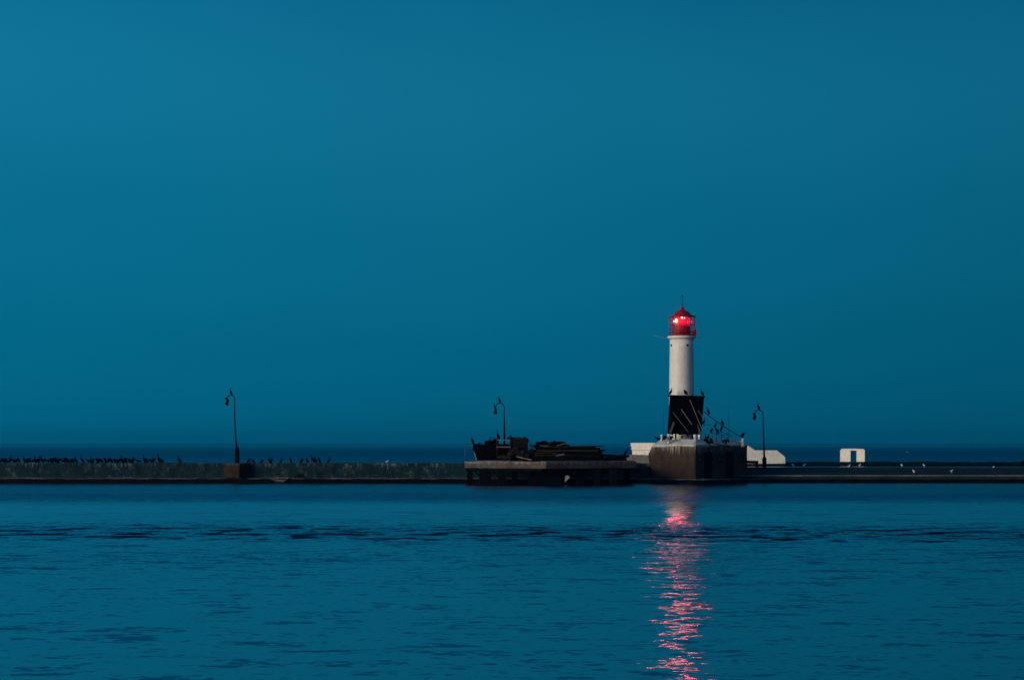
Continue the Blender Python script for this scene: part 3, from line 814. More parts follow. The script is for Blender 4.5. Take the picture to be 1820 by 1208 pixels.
for p0, p1 in piles:
    Yp = 378.5 if p0 < 1000 else 378.0
    Yp = 379.5 if p0 < 880 else Yp
    w = X(p1, Yp) - X(p0, Yp); xm = X((p0 + p1) / 2, Yp)
    mb = MB(); mb.box((xm, Yp + 1.0, (zd0 - 2.2) / 2), (w, 1.1, zd0 + 2.0)); mb.build('pile', M['wet'], pf, bevel=0.08)
mb = MB()
mb.box((X(975, 379), 383.0, (zd0 - 2.2) / 2), (X(1010, 379) - X(940, 379), 8.0, zd0 + 2.0)); mb.build('caisson', M['wet'], pf, bevel=0.1)
for px in (862, 891, 1032, 1062, 1091, 835, 915, 1115):
    mb = MB(); mb.box((X(px, 390), 391.0, (zd0 - 2.2) / 2), (.8, .8, zd0 + 2.0)); mb.build('pile', M['wet'], pf)
for a, b, Yp in (((842, 835), (858, 852), 380), ((882, 834), (866, 853), 380), ((912, 834), (895, 851), 379), ((925, 836), (944, 852), 378), ((1024, 836), (1008, 856), 377)):
    mb = MB(); mb.bar(P(*a, Yp), P(*b, Yp), .22, .22); mb.build('brace', M['wet'], pf)
mb = MB(); mb.quadslab([P(1004.5, 846, 376.5), P(1009, 844, 376.5), P(1013, 848, 376.5), P(1004, 856.5, 376.5)], .25)
tag(mb.build('fender_board', M['steel_pale']), 'pale fender board hanging under the platform between dark piles', 'board')

# ---------- things on the platform
def post(px, yt, Yp, lab):
    mb = MB(); mb.tube([P(px, 820, Yp), P(px, yt, Yp)], [.06, .045], 6); mb.lathe(P(px, yt, Yp), [(.07, -.05), (.1, .05), (.05, .16)], 8)
    tag(mb.build('mooring_post', M['post']), lab, 'post')
post(826.8, 793, 382.4, 'thin upright post at the left corner of the platform')
# boat
BY = 383.5
boat = thing('workboat', 'old black hulled boat laid up on the left end of the platform', 'boat', P(872, 818, BY))
mb = MB()
rings = []
for t, yt, half, keel in ((0.0, 789, .05, .0), (0.12, 790, .75, .0), (0.3, 790.5, 1.25, 0), (0.6, 790, 1.45, 0), (1.0, 790, 1.25, 0)):
    pxT = 839.5 + (905 - 839.5) * t; pxB = 846.5 + (905 - 846.5) * t
    T = P(pxT, yt, BY); Bm = P(pxB, 817.5, BY)
    xm, zt, zbm = T.x, T.z, Bm.z
    rings.append([Vector((T.x, BY - half, zt)), Vector((T.x + .05, BY - half * .95, zt - .7)), Vector((Bm.x, BY - half * .45, zbm + .3)), Vector((Bm.x, BY, zbm)),
                  Vector((Bm.x, BY + half * .45, zbm + .3)), Vector((T.x + .05, BY + half * .95, zt - .7)), Vector((T.x, BY + half, zt))])
mb.loft(rings, smooth=False)
hull = mb.build('hull', M['hull'], boat)
mb = MB(); mb.bar(P(839.5, 789.5, BY - .02), P(846.8, 817, BY - .02), .10, .12); mb.build('stem', M['stem'], boat)
mb = MB()
mb.tube([Vector((r[0].x, r[0].y - .03, r[0].z + .04)) for r in rings], .06, 6)
mb.tube([Vector((r[6].x, r[6].y + .03, r[6].z + .04)) for r in rings], .06, 6)
mb.build('gunwale', M['rope'], boat)
mb = MB(); q = P(874, 787, BY)
mb.box((q.x, BY, q.z), (2.0, 1.5, .7)); mb.box((q.x + .6, BY, q.z + .38), (.9, 1.2, .3)); mb.build('deckhouse', M['hull'], boat, bevel=.08)
mb = MB()
mb.tube([P(869, 790, BY - .8), P(872.5, 775.5, BY - .8), P(877, 779, BY - .8), P(882, 780, BY - .8)], .055, 6)
mb.tube([P(873, 781, BY - .8), P(882, 782, BY - .8)], .04, 6)
mb.build('bow_rail', M['iron'], boat)
# scaffold stand
FY = 379.5
sc_ = thing('steel_stand', 'pale rusty steel stand with two crossbars in front of the laid up boat', 'stand', P(895, 818, FY))
for px, yt in ((883.5, 775), (906.5, 773)):
    mb = MB(); mb.tube([P(px, 818.5, FY), P(px, yt, FY)], .06, 6); mb.build('upright', M['wood_mid'], sc_)
for px in (883.5, 906.5):
    mb = MB(); mb.tube([P(px, 818.5, FY + 1.2), P(px, 782, FY + 1.2)], .05, 6); mb.build('upright', M['wood_mid'], sc_)
for yy in (782, 794, 812):
    mb = MB(); mb.bar(P(882.5, yy, FY), P(907.5, yy, FY), .12, .13); mb.build('crossbar', M['wood_pale'] if yy < 800 else M['wood_mid'], sc_)
mb = MB(); mb.tube([P(901, 781, FY), P(903, 777, FY), P(908, 773, FY), P(909, 782, FY)], .07, 6); mb.build('hook_arm', M['iron'], sc_)
# container / box behind
mb = MB()
q = P(922, 818, 386); h = Z(779.5, 386) - zd
mb.box((X(922, 386), 386.4, zd + h / 2), (X(938, 386) - X(906, 386), 2.4, h))
cont = thing('scrap_bin', 'dark dented scrap bin heaped with rubbish on the platform', 'bin', (X(922, 386), 386.4, zd))
mb.build('body', M['rust'], cont, bevel=.05)
mb = MB()
for k in range(6):
    xx = X(908 + k * 5.6, 385); mb.box((xx, 385.14, zd + h / 2), (.12, .10, h - .06))
mb.build('rib', M['rust'], cont)
mb = MB(); mb.bar((X(905, 385), 385.1, zd + h + .02), (X(939, 385), 385.1, zd + h + .02), .16, .16); mb.build('rim', M['wood_mid'], cont)
# scrap timbers: every timber a thing of its own
def timber(a, b, Y0, Y1, w, h, mat, lab, grp='timbers piled on the platform', cat='timber', name='timber'):
    m = MB(); A0, B0 = P(*a, Y0), P(*b, Y1)
    n = 6; r = random.Random(hash((a, b)) & 0xffff)
    d = (B0 - A0).normalized(); s = d.cross(Vector((0, 0, 1))).normalized(); u = s.cross(d)
    rings = []
    for k in range(n + 1):
        c = A0.lerp(B0, k / n) + u * r.uniform(-.02, .02) * 1.5
        ww, hh = w * r.uniform(.85, 1.1) / 2, h * r.uniform(.8, 1.15) / 2
        rings.append([c - s * ww - u * hh, c + s * ww - u * hh, c + s * ww + u * hh, c - s * ww + u * hh])
    m.loft(rings)
    return tag(m.build(name, M[mat]), lab, cat, grp)
ordn = ['first', 'second', 'third', 'fourth', 'fifth', 'sixth', 'seventh', 'eighth', 'ninth', 'tenth', 'eleventh', 'twelfth', 'thirteenth', 'fourteenth', 'fifteenth', 'sixteenth', 'seventeenth', 'eighteenth', 'nineteenth']
tens = {20: 'twent', 30: 'thirt', 40: 'fort', 50: 'fift', 60: 'sixt'}
def ordw(n):
    if n <= 19: return ordn[n - 1]
    t = n // 10 * 10
    return tens[t] + 'ieth' if n == t else tens[t] + 'y-' + ordn[n - t - 1]
# main stack: rows of long dark beams (front column), bottom to top
rowsx = [(947, 1078), (950, 1074), (946, 1070), (952, 1064), (949, 1071), (948, 1060), (955, 1063), (956, 1066), (951, 1056)]
zpx = 817.0
for k, (p0, p1) in enumerate(rowsx):
    yy = 817.2 - k * 2.75
    timber((p0, yy), (p1, yy + (0.4 if k % 2 else -0.3)), 379.2 + (k % 3) * .25, 380.0 + (k % 2) * .5, .9, .22, 'wood_dark' if k not in (3, 6) else 'wood_mid',
           'dark timber beam, %s layer up at the front of the platform stack' % ordw(k + 1))
for k in range(7):
    yy = 816.8 - k * 3.3
    timber((944 + (k * 7) % 11, yy), (1062 + (k * 5) % 13, yy), 382.6, 383.2, 1.3, .28, 'wood_dark', 'dark timber beam, %s layer up at the back of the platform stack' % ordw(k + 1))
timber((965, 793.6), (1073.5, 792.4), 379.2, 380.3, .5, .16, 'wood_mid', 'longest top plank jutting right from the timber stack')
timber((968, 794.5), (1058, 794.2), 380.2, 380.8, .5, .15, 'wood_dark', 'dark plank just below the longest top plank of the stack')
timber((952, 797), (977, 788.5), 379.5, 380.5, .3, .16, 'wood_mid', 'brown plank tilted up to the left peak of the stack')
timber((974, 791), (986, 783.5), 380.4, 380.9, .3, .2, 'wood_mid', 'short plank standing proud at the peak of the stack')
timber((984, 785), (1012, 791.5), 380.0, 380.6, .35, .16, 'wood_dark', 'dark plank sloping down right from the peak of the stack')
timber((990, 791.5), (1008, 787), 379.4, 379.8, .25, .12, 'wood_pale', 'short pale plank resting on the middle of the stack')
timber((960, 791), (980, 793.5), 379.0, 379.4, .25, .1, 'wood_pale', 'pale sliver of plank near the left top of the stack')
timber((951, 805.5), (978, 803.5), 378.6, 378.8, .2, .16, 'wood_mid', 'bleached plank jammed in the left face of the stack')
timber((975, 803.5), (1001, 808), 378.6, 378.7, .2, .16, 'wood_mid', 'bleached plank with a splintered right end in the stack face')
timber((988, 809.5), (1003, 806.5), 378.5, 378.6, .2, .14, 'wood_pale', 'small pale offcut in the middle of the stack face')
timber((918, 811), (945, 817), 378.2, 377.6, .16, .12, 'wood_pale', 'pale pole lying in front of the scrap bin')
timber((940, 789), (952, 797.5), 381, 381.4, .4, .2, 'steel_mid', 'grey sheet strip leaning between the scrap bin and stack')
timber((935, 785.5), (975, 788.5), 381.5, 381.8, .06, .05, 'iron', 'thin dark rod reaching from the scrap bin to the stack', None, 'rod', 'rod')
timber((1062, 809), (1118, 810.5), 380.6, 381.4, .5, .34, 'wood_dark', 'long dark beam overhanging the right end of the platform', None, 'beam', 'beam')
timber((1066, 815.5), (1113, 815.0), 380.6, 381.4, .8, .5, 'wood_dark', 'dark beam lying flat at the right end of the platform', None, 'beam', 'beam')
# chunks of scrap: bent plates and drums
def lump(px, py, Yp, s, mat, lab, name, cat, seed):
    bm = bmesh.new(); bmesh.ops.create_icosphere(bm, subdivisions=3, radius=1.0)
    r = random.Random(seed); c = P(px, py, Yp)
    from mathutils import noise
    for v in bm.verts:
        k = 1 + 0.55 * noise.noise(v.co * 1.7 + Vector((seed * 3.1, 0, 0))) + 0.18 * noise.noise(v.co * 5 + Vector((seed, 2, 0)))
        v.co = Vector((v.co.x * s[0] * k, v.co.y * s[1] * k, v.co.z * s[2] * k))
    me = bpy.data.meshes.new(name); bm.to_mesh(me); bm.free(); me.materials.append(M[mat])
    o = bpy.data.objects.new(name, me); o.location = c; COL.objects.link(o)
    return tag(o, lab, cat)
lump(915, 803, 383.2, (1.5, .9, .9), 'rust', 'heap of tangled rusty netting before the scrap bin', 'net_heap', 'net heap', 2)
lump(946, 808, 383.6, (1.0, .9, .8), 'rust', 'dark crumpled tarpaulin between scrap bin and timber stack', 'tarpaulin', 'tarpaulin', 5)
lump(928, 808, 381.6, (.8, .6, .75), 'rust', 'small brown heap of netting at the foot of the bin', 'net_heap', 'net heap', 8)
lump(895, 813, 381.4, (.8, .5, .3), 'wood_mid', 'brown sandbag heap behind the steel stand', 'sandbag', 'sandbag', 11)
lump(965, 791.5, 382.2, (1.2, .8, .6), 'hull', 'dark tarpaulin bundled on the left top of the timber stack', 'tarpaulin', 'tarpaulin', 14)
lump(990, 790.5, 382.0, (1.5, .8, .5), 'hull', 'dark bundle of netting on the middle of the timber stack', 'net_heap', 'net heap', 17)
lump(918, 781.5, 386, (1.2, .8, .35), 'hull', 'dark rubbish heaped over the rim of the scrap bin', 'rubbish_heap', 'rubbish heap', 21)
lump(932, 782, 386, (.6, .6, .4), 'hull', 'small dark bag on the right rim of the scrap bin', 'rubbish_bag', 'bag', 23)

# ------------------------------------------------------------------ curved street lamps
def street_lamp(pts, base_px, base_top, yb, Yp, head, lab, basew, zbase=None):
    root = thing('street_lamp', lab, 'street lamp', P(base_px, yb, Yp), 'swan-neck lamps along the breakwater')
    m = MB()
    q = P(base_px, yb, Yp); zt = Z(base_top, Yp)
    m.loft([[q + Vector((sx * w, sy * w, dz)) for sx, sy in ((-1, -1), (1, -1), (1, 1), (-1, 1))] for w, dz in
            ((basew, -.05), (basew, (zt - q.z) * .82), (basew * .62, (zt - q.z) * .95), (basew * .4, zt - q.z))])
    m.build('base', M['iron'], root, bevel=.03)
    W = [P(a, b, Yp) for a, b in pts]
    rad = []
    for k in range(len(W)): rad.append(.16 if k == 0 else (.115 if k == 1 else (.085 if k == 2 else .06)))
    m = MB(); m.tube(W, rad, 8); m.build('pole', M['iron'], root)
    m = MB(); hp = P(head[0], head[1], Yp)
    m.lathe(hp, [(.06, .38), (.10, .25), (.20, .12), (.30, -.05), (.27, -.16), (.05, -.2)], 12)
    hd = m.build('lamp_shade', M['iron'], root)
    m = MB(); m.lathe(hp, [(.001, -.42), (.14, -.36), (.20, -.21), (.12, -.205)], 10); m.build('glass_globe', M['post'], hd)
    return root
def arc(cx, cy, rx, ry, n=9): return [(cx + rx * math.cos(R(a)), cy - ry * math.sin(R(a))) for a in [180.0 * k / n for k in range(n + 1)]]
street_lamp([(421.5, 800), (419, 778), (417, 740)] + arc(410.2, 710, 7.0, 8.5) + [(403.0, 713)], 421.5, 794, 824.5, 399.5, (403, 716.5),
            'tallest curved dark lamp with a bulky base on the left breakwater, cormorants on top', .31)
street_lamp([(896.5, 800), (896.5, 760), (896.3, 745)] + arc(888.5, 725.5, 8.0, 10.0) + [(880.5, 728)], 896.8, 806, 824.5, 400.0, (880.7, 732.5),
            'curved dark lamp rising behind the boat and scrap on the platform', .3)
street_lamp([(1358.5, 815), (1357.7, 790), (1356.5, 750)] + arc(1348.8, 737, 7.6, 9.0) + [(1341.0, 739)], 1358.5, 811, 829.5, 403.0, (1340.8, 742),
            'curved dark lamp right of the lighthouse, in front of the white wall', .30)

# ------------------------------------------------------------------ outer breakwater far behind
YO = 665.0
om = thing('outer_mole', 'distant low dark outer breakwater behind the right apron', 'breakwater', (X(1500, YO), YO, 0))
mb = MB()
zo = Z(821.0, YO)
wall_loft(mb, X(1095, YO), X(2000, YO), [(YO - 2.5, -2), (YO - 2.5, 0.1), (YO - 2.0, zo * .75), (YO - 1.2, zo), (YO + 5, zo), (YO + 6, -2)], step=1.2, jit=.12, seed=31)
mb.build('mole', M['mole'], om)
# rubble bed + stepped white block (left of the pier)
mb = MB()
wall_loft(mb, X(1113, YO), X(1215, YO), [(YO - 4.6, .55), (YO - 4.2, Z(811, YO)), (YO - 3.4, Z(807.6, YO)), (YO + .5, Z(807.6, YO)), (YO + .8, .55)], step=.6, jit=.09, seed=33)
tag(mb.build('rubble_bed', M['rubble']), 'pale rubble bed under the stepped white block left of the pier', 'rubble')
wb = thing('white_block', 'stepped whitewashed concrete block behind the left side of the lighthouse pier', 'concrete block', (X(1150, YO), YO, Z(808, YO)))
yb_ = YO - 2.6
zs = [Z(808.5, YO), Z(799.8, YO), Z(799.2, YO), Z(793.8, YO), Z(793.2, YO), Z(787, YO)]
offs = [0, 0, -.25, -.25, -.05, -.05]
for a, b, o_ in ((0, 1, 0.0), (2, 3, -.18), (4, 5, -.05)):
    mb = MB(); x0 = X(1122.5 + (2 if a < 4 else 0), YO) + o_; x1 = X(1200, YO)
    mb.box(((x0 + x1) / 2, YO - .9 + o_ * .5, (zs[a] + zs[b]) / 2), (x1 - x0, 3.0 - o_ * 2, zs[b] - zs[a] + .08))
    for q in mb.v: q.y -= (q.x - X(1160, YO)) * .55
    mb.build('course', M['whitewash'], wb, bevel=.05)
# white wall with slanted ends (right of the pier)
ww_ = thing('white_wall', 'whitewashed concrete wall with slanted ends right of the lighthouse pier', 'wall', (X(1360, YO), YO, Z(824, YO)))
sil = [(1300, 824), (1300, 783), (1317, 783.3), (1329, 791), (1342.5, 799.8), (1381, 800), (1395.5, 811.5), (1396, 823.5)]
mb = MB()
y0w = YO - 5.5
fr = [Vector((X(a, y0w), y0w, Z(b, y0w))) for a, b in sil]
bk = [q + Vector((0, 3.6, 0)) for q in fr]
mb.loft([fr, bk]); mb.build('wall', M['whitewash'], ww_, bevel=.04)
mb = MB()
wall_loft(mb, X(1290, y0w), X(1395, y0w), [(y0w - .4, -2), (y0w - .4, .25), (y0w - .1, .5), (y0w + 3.5, .5), (y0w + 3.5, -2)], step=.8, jit=.08, seed=41)
mb.build('footing', M['mole'], ww_)
# white gateway
gw = thing('white_gateway', 'small isolated white concrete gateway with an open doorway on the distant outer breakwater', 'gateway', (X(1515, YO), YO, zo))
yg = YO - .4
def gbox(p0, p1, t, b, name, cham=None):
    m = MB()
    if cham == 'L': sil = [(p0, b), (p0, t + 3.5), (p0 + 2.5, t), (p1, t), (p1, b)]
    elif cham == 'R': sil = [(p0, b), (p0, t), (p1 - 2.0, t), (p1, t + 2.5), (p1, b)]
    else: sil = [(p0, b), (p0, t), (p1, t), (p1, b)]
    f_ = [Vector((X(a, yg), yg, Z(c, yg))) for a, c in sil]
    m.loft([f_, [q + Vector((0, 1.1, 0)) for q in f_]])
    for q in m.v: q.y -= (q.x - X(1515, YO)) * .6
    return m.build(name, M['whitewash'], gw, bevel=.03)
gbox(1495.5, 1512, 797, 820.3, 'pillar', 'L'); gbox(1522.5, 1535.5, 797.3, 820.3, 'pillar', 'R'); gbox(1512.02, 1522.48, 796.9, 800.3, 'lintel')
# dark blocks at the right
for p0, p1, t, b, lab in ((1766, 1781, 822.5, 830.5, 'black block standing at the right part of the outer breakwater'), (1816, 1834, 818.5, 826, 'black block cut by the right edge of the photo')):
    mb = MB(); q0 = P(p0, b, YO - 3.6); q1 = P(p1, t, YO - 3.6)
    c = (q0 + q1) / 2
    mb.loft([[Vector((c.x + sx * w, c.y + sy * .8, z)) for sx, sy in ((-1, -1), (1, -1), (1, 1), (-1, 1))] for w, z in (((q1.x - q0.x) / 2, 0.2), ((q1.x - q0.x) / 2, q1.z - .15), ((q1.x - q0.x) / 2 - .15, q1.z))])
    tag(mb.build('mooring_block', M['hull']), lab, 'block')

# ------------------------------------------------------------------ birds
def fuse(mb, name, mat, voxel):
    o = mb.build(name, mat)
    md = o.modifiers.new('r', 'REMESH'); md.mode = 'VOXEL'; md.voxel_size = voxel
    dg = bpy.context.evaluated_depsgraph_get()
    me = bpy.data.meshes.new_from_object(o.evaluated_get(dg))
    bpy.data.objects.remove(o)
    for p in me.polygons: p.use_smooth = True
    if not me.materials: me.materials.append(mat)
    me.name = name
    return me
def bird_mesh(kind):
    m = MB(); V = Vector
    if kind == 'tall':      # upright, neck stretched, bill up
        sp = [((-.17, .03), .02), ((-.13, .12), .05), ((-.08, .22), .095), ((-.02, .36), .125), ((.03, .50), .105), ((.05, .60), .06), ((.05, .70), .042), ((.055, .80), .038), ((.08, .88), .045), ((.14, .92), .03), ((.24, .97), .010)]
    elif kind == 'alert':   # upright with S neck, bill level
        sp = [((-.16, .03), .02), ((-.12, .12), .05), ((-.07, .22), .10), ((0, .34), .125), ((.05, .45), .11), ((.07, .53), .065), ((.04, .60), .045), ((.04, .67), .04), ((.08, .73), .05), ((.15, .73), .026), ((.25, .72), .010)]
    elif kind == 'hunched': # neck tucked in
        sp = [((-.20, .05), .02), ((-.16, .13), .05), ((-.10, .22), .11), ((-.02, .32), .145), ((.05, .42), .13), ((.09, .50), .085), ((.12, .55), .06), ((.19, .55), .03), ((.29, .53), .012)]
    elif kind == 'crouch':  # body level
        sp = [((-.42, .20), .02), ((-.32, .22), .04), ((-.20, .24), .10), ((-.04, .28), .13), ((.12, .33), .115), ((.20, .40), .06), ((.24, .48), .045), ((.30, .53), .045), ((.37, .53), .022), ((.46, .52), .01)]
    elif kind == 'preen':   # head bent down on the breast
        sp = [((-.16, .03), .02), ((-.12, .12), .05), ((-.08, .24), .10), ((-.02, .38), .13), ((.03, .50), .10), ((.09, .57), .06), ((.16, .56), .05), ((.18, .49), .045), ((.16, .42), .02), ((.12, .36), .01)]
    elif kind == 'wings':   # drying its wings
        sp = [((-.16, .03), .02), ((-.12, .12), .05), ((-.07, .22), .10), ((0, .36), .12), ((.05, .48), .10), ((.06, .57), .05), ((.05, .66), .04), ((.09, .73), .047), ((.16, .74), .025), ((.26, .75), .01)]
    m.tube([V((x, 0, z)) for (x, z), r in sp], [r for _, r in sp], 10, flat=0.85)
    for s in (-1, 1):
        m.tube([V((0.0, s * .06, .26)), V((.01, s * .06, .10)), V((.02, s * .07, .0))], [.035, .02, .022], 6)
        m.tube([V((.02, s * .07, .015)), V((.12, s * .08, .012))], [.022, .026], 6)
        if kind == 'wings':
            m.tube([V((0, s * .08, .46)), V((.02, s * .26, .52)), V((0, s * .44, .42)), V((-.04, s * .52, .22))], [.06, .07, .08, .02], 8)
        elif kind == 'crouch':
            m.tube([V((.12, s * .09, .34)), V((-.1, s * .12, .28)), V((-.34, s * .05, .22))], [.05, .06, .015], 6)
        else:
            m.tube([V((.04, s * .09, .46)), V((-.04, s * .115, .30)), V((-.14, s * .05, .10))], [.045, .06, .015], 6)
    return fuse(m, 'cormorant', M['cormorant'], .016)
BM = {k: bird_mesh(k) for k in ('tall', 'alert', 'hunched', 'crouch', 'preen', 'wings')}
POSE = {'tall': 'long-necked upright', 'alert': 'upright', 'hunched': 'hunched', 'crouch': 'crouching', 'preen': 'preening', 'wings': 'wing-spreading'}
def bird(px, zfoot, Yp, kind, face, lab, grp, sc=1.0, tilt=0.0):
    o = bpy.data.objects.new('cormorant', BM[kind]); COL.objects.link(o)
    o.location = (X(px, Yp), Yp, zfoot)
    o.rotation_euler = (0, tilt, (0 if face > 0 else PI) + rnd.uniform(-.5, .5))
    o.scale = (sc * 1.38, sc * 1.38, sc * 1.18)
    tag(o, lab, 'cormorant', grp)
    return o
def wall_top(px): return ztop + 0.13 * max(0, (X(100, YW) - X(px, YW)) / 30)
left = [(1, 'crouch', 1), (5, 'hunched', -1), (10.5, 'hunched', -1), (18, 'alert', 1), (25, 'crouch', -1), (29, 'hunched', 1), (33.5, 'alert', -1), (43.5, 'alert', -1), (48, 'preen', 1), (52, 'hunched', 1),
        (58, 'crouch', 1), (62.5, 'alert', -1), (66, 'hunched', 1), (70, 'alert', 1), (75, 'alert', -1), (78, 'hunched', 1), (86, 'crouch', -1), (90.5, 'hunched', -1), (94.5, 'preen', 1), (98, 'hunched', -1), (102, 'alert', -1), (105.5, 'preen', 1),
        (112, 'crouch', -1), (116, 'hunched', -1), (119.5, 'preen', -1), (123.5, 'crouch', 1), (127.5, 'hunched', 1), (131.5, 'alert', 1), (135, 'hunched', -1), (147, 'alert', -1), (157.5, 'crouch', -1), (162, 'alert', -1), (165.5, 'hunched', 1),
        (172, 'preen', -1), (176, 'hunched', 1), (180.5, 'hunched', -1), (186.5, 'preen', -1), (192.5, 'hunched', 1), (197, 'hunched', -1), (204, 'preen', -1), (208.5, 'crouch', 1), (212.5, 'hunched', 1), (217, 'tall', -1), (221, 'hunched', 1), (223.5, 'preen', -1),
        (230, 'hunched', -1), (234.5, 'preen', 1), (237, 'alert', 1), (246, 'crouch', -1), (257, 'tall', -1), (260.5, 'hunched', -1), (269, 'crouch', -1), (271.5, 'hunched', 1), (283, 'tall', -1), (288.5, 'hunched', -1), (319.5, 'alert', -1)]
G1 = 'cormorants lined up on the left breakwater wall'
for i, (px, k, f) in enumerate(left):
    bird(px, wall_top(px) - .03, YW + .25 + rnd.uniform(0, .6), k, f, '%s black cormorant, %s from the left edge along the breakwater wall' % (POSE[k], ordw(i + 1)), G1, rnd.uniform(1.04, 1.28), rnd.uniform(-.1, .12))
mid = [(442, 'hunched', 1, 1.1), (450, 'hunched', -1, .95), (465, 'hunched', 1, .9), (479.5, 'alert', -1, 1.15), (482.5, 'alert', 1, 1.1), (499.5, 'alert', 1, 1.05), (517, 'tall', -1, 1.0), (536, 'hunched', 1, 1.1), (546.5, 'alert', -1, 1.0),
       (558, 'tall', -1, 1.25), (561, 'alert', -1, 1.1), (568, 'alert', -1, 1.05), (584, 'alert', 1, 1.05)]
G2 = 'cormorants on the breakwater wall between lamp and platform'
for i, (px, k, f, s) in enumerate(mid):
    bird(px, ztop - .03, YW + .25 + rnd.uniform(0, .4), k, f, '%s black cormorant, %s to the right of the tallest lamp on the wall' % (POSE[k], ordw(i + 1)), G2, s, 0.25 if i == 9 else rnd.uniform(-.08, .08))
G3 = 'cormorants perched on the lamps'
def bat(px, py, Yp, k, f, lab, grp, s=1.0, tilt=0.0): return bird(px, Z(py, Yp), Yp, k, f, lab, grp, s, tilt)
bat(410.5, 702, 399.5, 'alert', -1, 'black cormorant on top of the tallest lamp arch', G3, 1.05)
bat(403.8, 716, 399.5, 'preen', -1, 'black cormorant clinging to the shade of the tallest lamp', G3, 1.15)
bat(887.8, 716, 400, 'alert', -1, 'black cormorant on top of the lamp arch behind the platform', G3, 1.05)
bat(880.0, 730.5, 400, 'tall', -1, 'black cormorant on the shade of the lamp behind the platform', G3, 1.0)
bat(1348, 728.5, 403, 'alert', -1, 'black cormorant on top of the lamp arch right of the lighthouse', G3, 1.15)
bat(1340.6, 741, 403, 'hunched', -1, 'black cormorant on the shade of the lamp right of the lighthouse', G3, .95)
G4 = 'cormorants on the platform'
bat(885.3, 781.5, 379.5, 'tall', -1, 'tall black cormorant standing on the pale steel stand', G4, 1.25)
bat(840, 789, BY - .1, 'alert', -1, 'black cormorant on the bow of the laid up boat', G4, 1.15)
bat(871, 790, BY - .9, 'hunched', -1, 'black cormorant sitting low beside the bow rail of the boat', G4, 1.0)
bat(852, 790, BY - .9, 'crouch', 1, 'black cormorant crouching on the boat gunwale', G4, .6)
bat(1111, 808.5, 381.3, 'tall', 1, 'black cormorant on the beam overhanging the right platform end', G4, 1.0, .3)
G5 = 'cormorants on the black board'
bat(1192, 702, PY + .2, 'alert', 1, 'black cormorant at the left end of the black board', G5, 1.1)
bat(1218.5, 703, PY + .2, 'hunched', -1, 'hunched black cormorant on the middle of the black board', G5, 1.25)
bat(1248, 704, PY + .2, 'alert', -1, 'black cormorant at the right end of the black board', G5, 1.15)
G6 = 'cormorants around the lighthouse foot'
q = stay_z(1259); bird(1259, q.z + .04, q.y, 'alert', -1, 'black cormorant highest on the sagging stay cable', G6, 1.15)
q = stay_z(1284); bird(1284, q.z - .02, q.y, 'alert', -1, 'black cormorant on the middle of the sagging stay cable', G6, 1.1)
bat(1282.5, 767.5, 392.3, 'tall', 1, 'black cormorant on the pipe frame just below the stay cable middle', G6, 1.1)
bat(1250.5, 755.5, 392.6, 'alert', 1, 'black cormorant on the pipe frame against the right edge of the board', G6, 1.15)
bat(1264.5, 770, 392.3, 'preen', 1, 'preening black cormorant on the pipe frame bend', G6, 1.0)
bat(1271.5, 760.5, 392.3, 'alert', 1, 'black cormorant on the first pipe post, above another bird', G6, 1.0)
bat(1274.5, 771, 392.3, 'preen', -1, 'black cormorant on the pipe rail under another bird', G6, 1.15)
bat(1254.5, 782.5, 391, 'tall', -1, 'black cormorant left of a pair at the gangplank top', G6, .95)
bat(1258, 782, 391, 'alert', 1, 'black cormorant right of a pair at the gangplank top', G6, 1.0)
bat(1264, 788, 390.6, 'hunched', -1, 'hunched black cormorant standing on the gangplank bend', G6, 1.2)
bat(1290.5, 790, 391.6, 'wings', 1, 'bulky black cormorant at the lower gangplank end', G6, 1.15)
bat(1320.5, 777.8, 395, 'hunched', 1, 'black cormorant on the pale mooring post', G6, 1.15)
bat(1168.5, 783, 392, 'crouch', -1, 'crouching black cormorant at the far left rim of the lighthouse pier', G6, 1.0)
bat(1181.5, 783.5, 391, 'hunched', 1, 'hunched black cormorant beside the leftmost white bollard', G6, 1.2)
bat(1193.5, 782.5, 391, 'wings', 1, 'black cormorant at the foot of the chunky white bollard', G6, .95)
bat(1212.5, 780, 390.5, 'preen', 1, 'small preening black cormorant before the white tower foot', G6, .75)
bat(1221.5, 776, 392.0, 'hunched', -1, 'black cormorant perched under the black board', G6, .8)
# gulls
def gull_parts():
    V = Vector; m = MB()
    sp = [((-.26, .20), .02), ((-.16, .22), .06), ((-.04, .24), .095), ((.08, .27), .085), ((.14, .33), .05), ((.17, .39), .05), ((.22, .40), .03)]
    m.tube([V((x, 0, z)) for (x, z), r in sp], [r for _, r in sp], 10)
    for s in (-1, 1): m.tube([V((0, s * .03, .2)), V((.01, s * .035, 0))], [.016, .012], 5)
    body = fuse(m, 'body', M['gull'], .016)
    m = MB()
    for s in (-1, 1): m.tube([V((.08, s * .085, .28)), V((-.06, s * .10, .26)), V((-.32, s * .03, .21))], [.04, .05, .01], 6)
    m.tube([V((.22, 0, .40)), V((.30, 0, .385))], [.018, .005], 6)
    return body, m
gb, gwm = gull_parts()
wing_o = gwm.build('wing', M['wing']); wing_me = wing_o.data; bpy.data.objects.remove(wing_o)
def gull(px, py, Yp, face, lab, grp='white gulls on the right breakwaters', sc=1.25):
    r_ = bpy.data.objects.new('gull', gb); COL.objects.link(r_); r_.location = P(px, py, Yp); r_.scale = (sc * .72, sc * .8, sc * 1.05)
    r_.rotation_euler = (0, 0, (0 if face > 0 else PI) + rnd.uniform(-.9, .9))
    w = bpy.data.objects.new('wing', wing_me); COL.objects.link(w); w.parent = r_
    return tag(r_, lab, 'gull', grp)
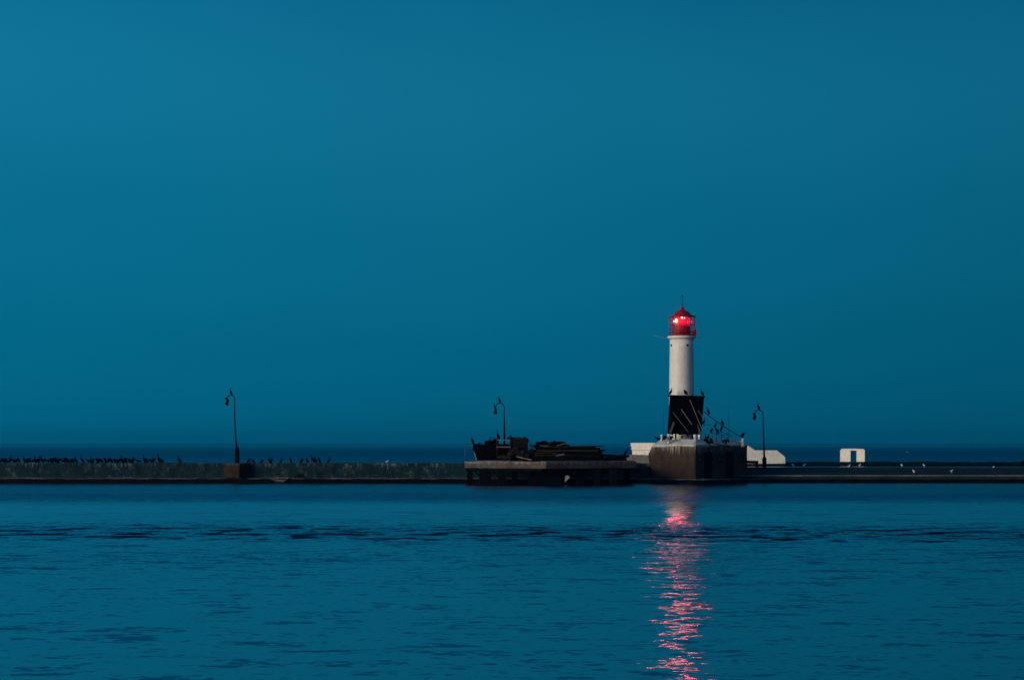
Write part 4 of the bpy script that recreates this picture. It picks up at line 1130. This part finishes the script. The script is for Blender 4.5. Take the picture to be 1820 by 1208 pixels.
def apron_pt(py):   # depth of the apron surface seen at a row
    t = (844.5 - py) / (844.5 - 830); return YW - .8 + 8.3 * max(0, min(1, t))
YA = YW + 7.2
for px, py, f, lab in ((1409.5, 830, -1, 'leftmost white gull of the pair nearest the white wall'), (1429.5, 830, 1, 'right white gull of the pair nearest the white wall'),
                       (1509, 831.5, 1, 'white gull directly below the white gateway, nearer one'), (1528, 830, 1, 'white gull below the right pillar of the white gateway'),
                       (1603, 830, -1, 'small pale gull right of the white gateway on the apron crest'), (1642.5, 830.5, -1, 'large white gull on the crest farther right'),
                       (1766, 834, 1, 'dull pale gull beside the black block')):
    gull(px, py, YA, f, lab)
for px, py, f, lab in ((1624.3, 841, -1, 'white gull standing low on the apron slope, left one'), (1691.5, 840.5, 1, 'pale gull standing low on the apron slope, right one')):
    gull(px, py, apron_pt(py) , f, lab)
gull(688, 823.5, YW + .4, 1, 'lone pale gull on the breakwater wall left of the platform', None, 1.15)
# gull in flight
V = Vector
fg = MB()
sp = [((-.24, 0), .015), ((-.12, 0), .06), ((0, 0), .08), ((.12, .02), .06), ((.20, .03), .04), ((.27, .02), .008)]
fg.tube([V((x, 0, z)) for (x, z), r in sp], [r for _, r in sp], 10)
for s in (-1, 1):
    fg.loft([[V((.07, s * .04, .02)), V((-.09, s * .04, .02)), V((-.09, s * .04, 0)), V((.07, s * .04, 0))],
             [V((.09, s * .32, .17)), V((-.05, s * .32, .16)), V((-.05, s * .32, .15)), V((.09, s * .32, .155))],
             [V((-.03, s * .66, .10)), V((-.07, s * .66, .10)), V((-.07, s * .66, .095)), V((-.03, s * .66, .095))]])
fm = fuse(fg, 'gull', M['gull'], .014)
o = bpy.data.objects.new('gull', fm); COL.objects.link(o); o.location = P(1612.5, 803.5, 420); o.rotation_euler = (.1, 0, .5); o.scale = (.75,) * 3
tag(o, 'tiny pale gull in flight above the right breakwater', 'gull')

# ------------------------------------------------------------------ haze
hz = MB()
hz.box((0, 4300, 14.0), (6600, 8800, 30.4))
ho = hz.build('haze', M['black'])
hm = bpy.data.materials.new('haze_air'); hm.use_nodes = True; t = hm.node_tree
for n_ in list(t.nodes): t.nodes.remove(n_)
oo = t.nodes.new('ShaderNodeOutputMaterial'); pv = t.nodes.new('ShaderNodeVolumePrincipled')
pv.inputs['Color'].default_value = (0.001, 0.22, 0.46, 1); pv.inputs['Density'].default_value = 0.000065
t.links.new(pv.outputs[0], oo.inputs['Volume'])
ho.data.materials.clear(); ho.data.materials.append(hm)
tag(ho, 'thin dusk haze over the sea softening the horizon', 'haze', kind='stuff')
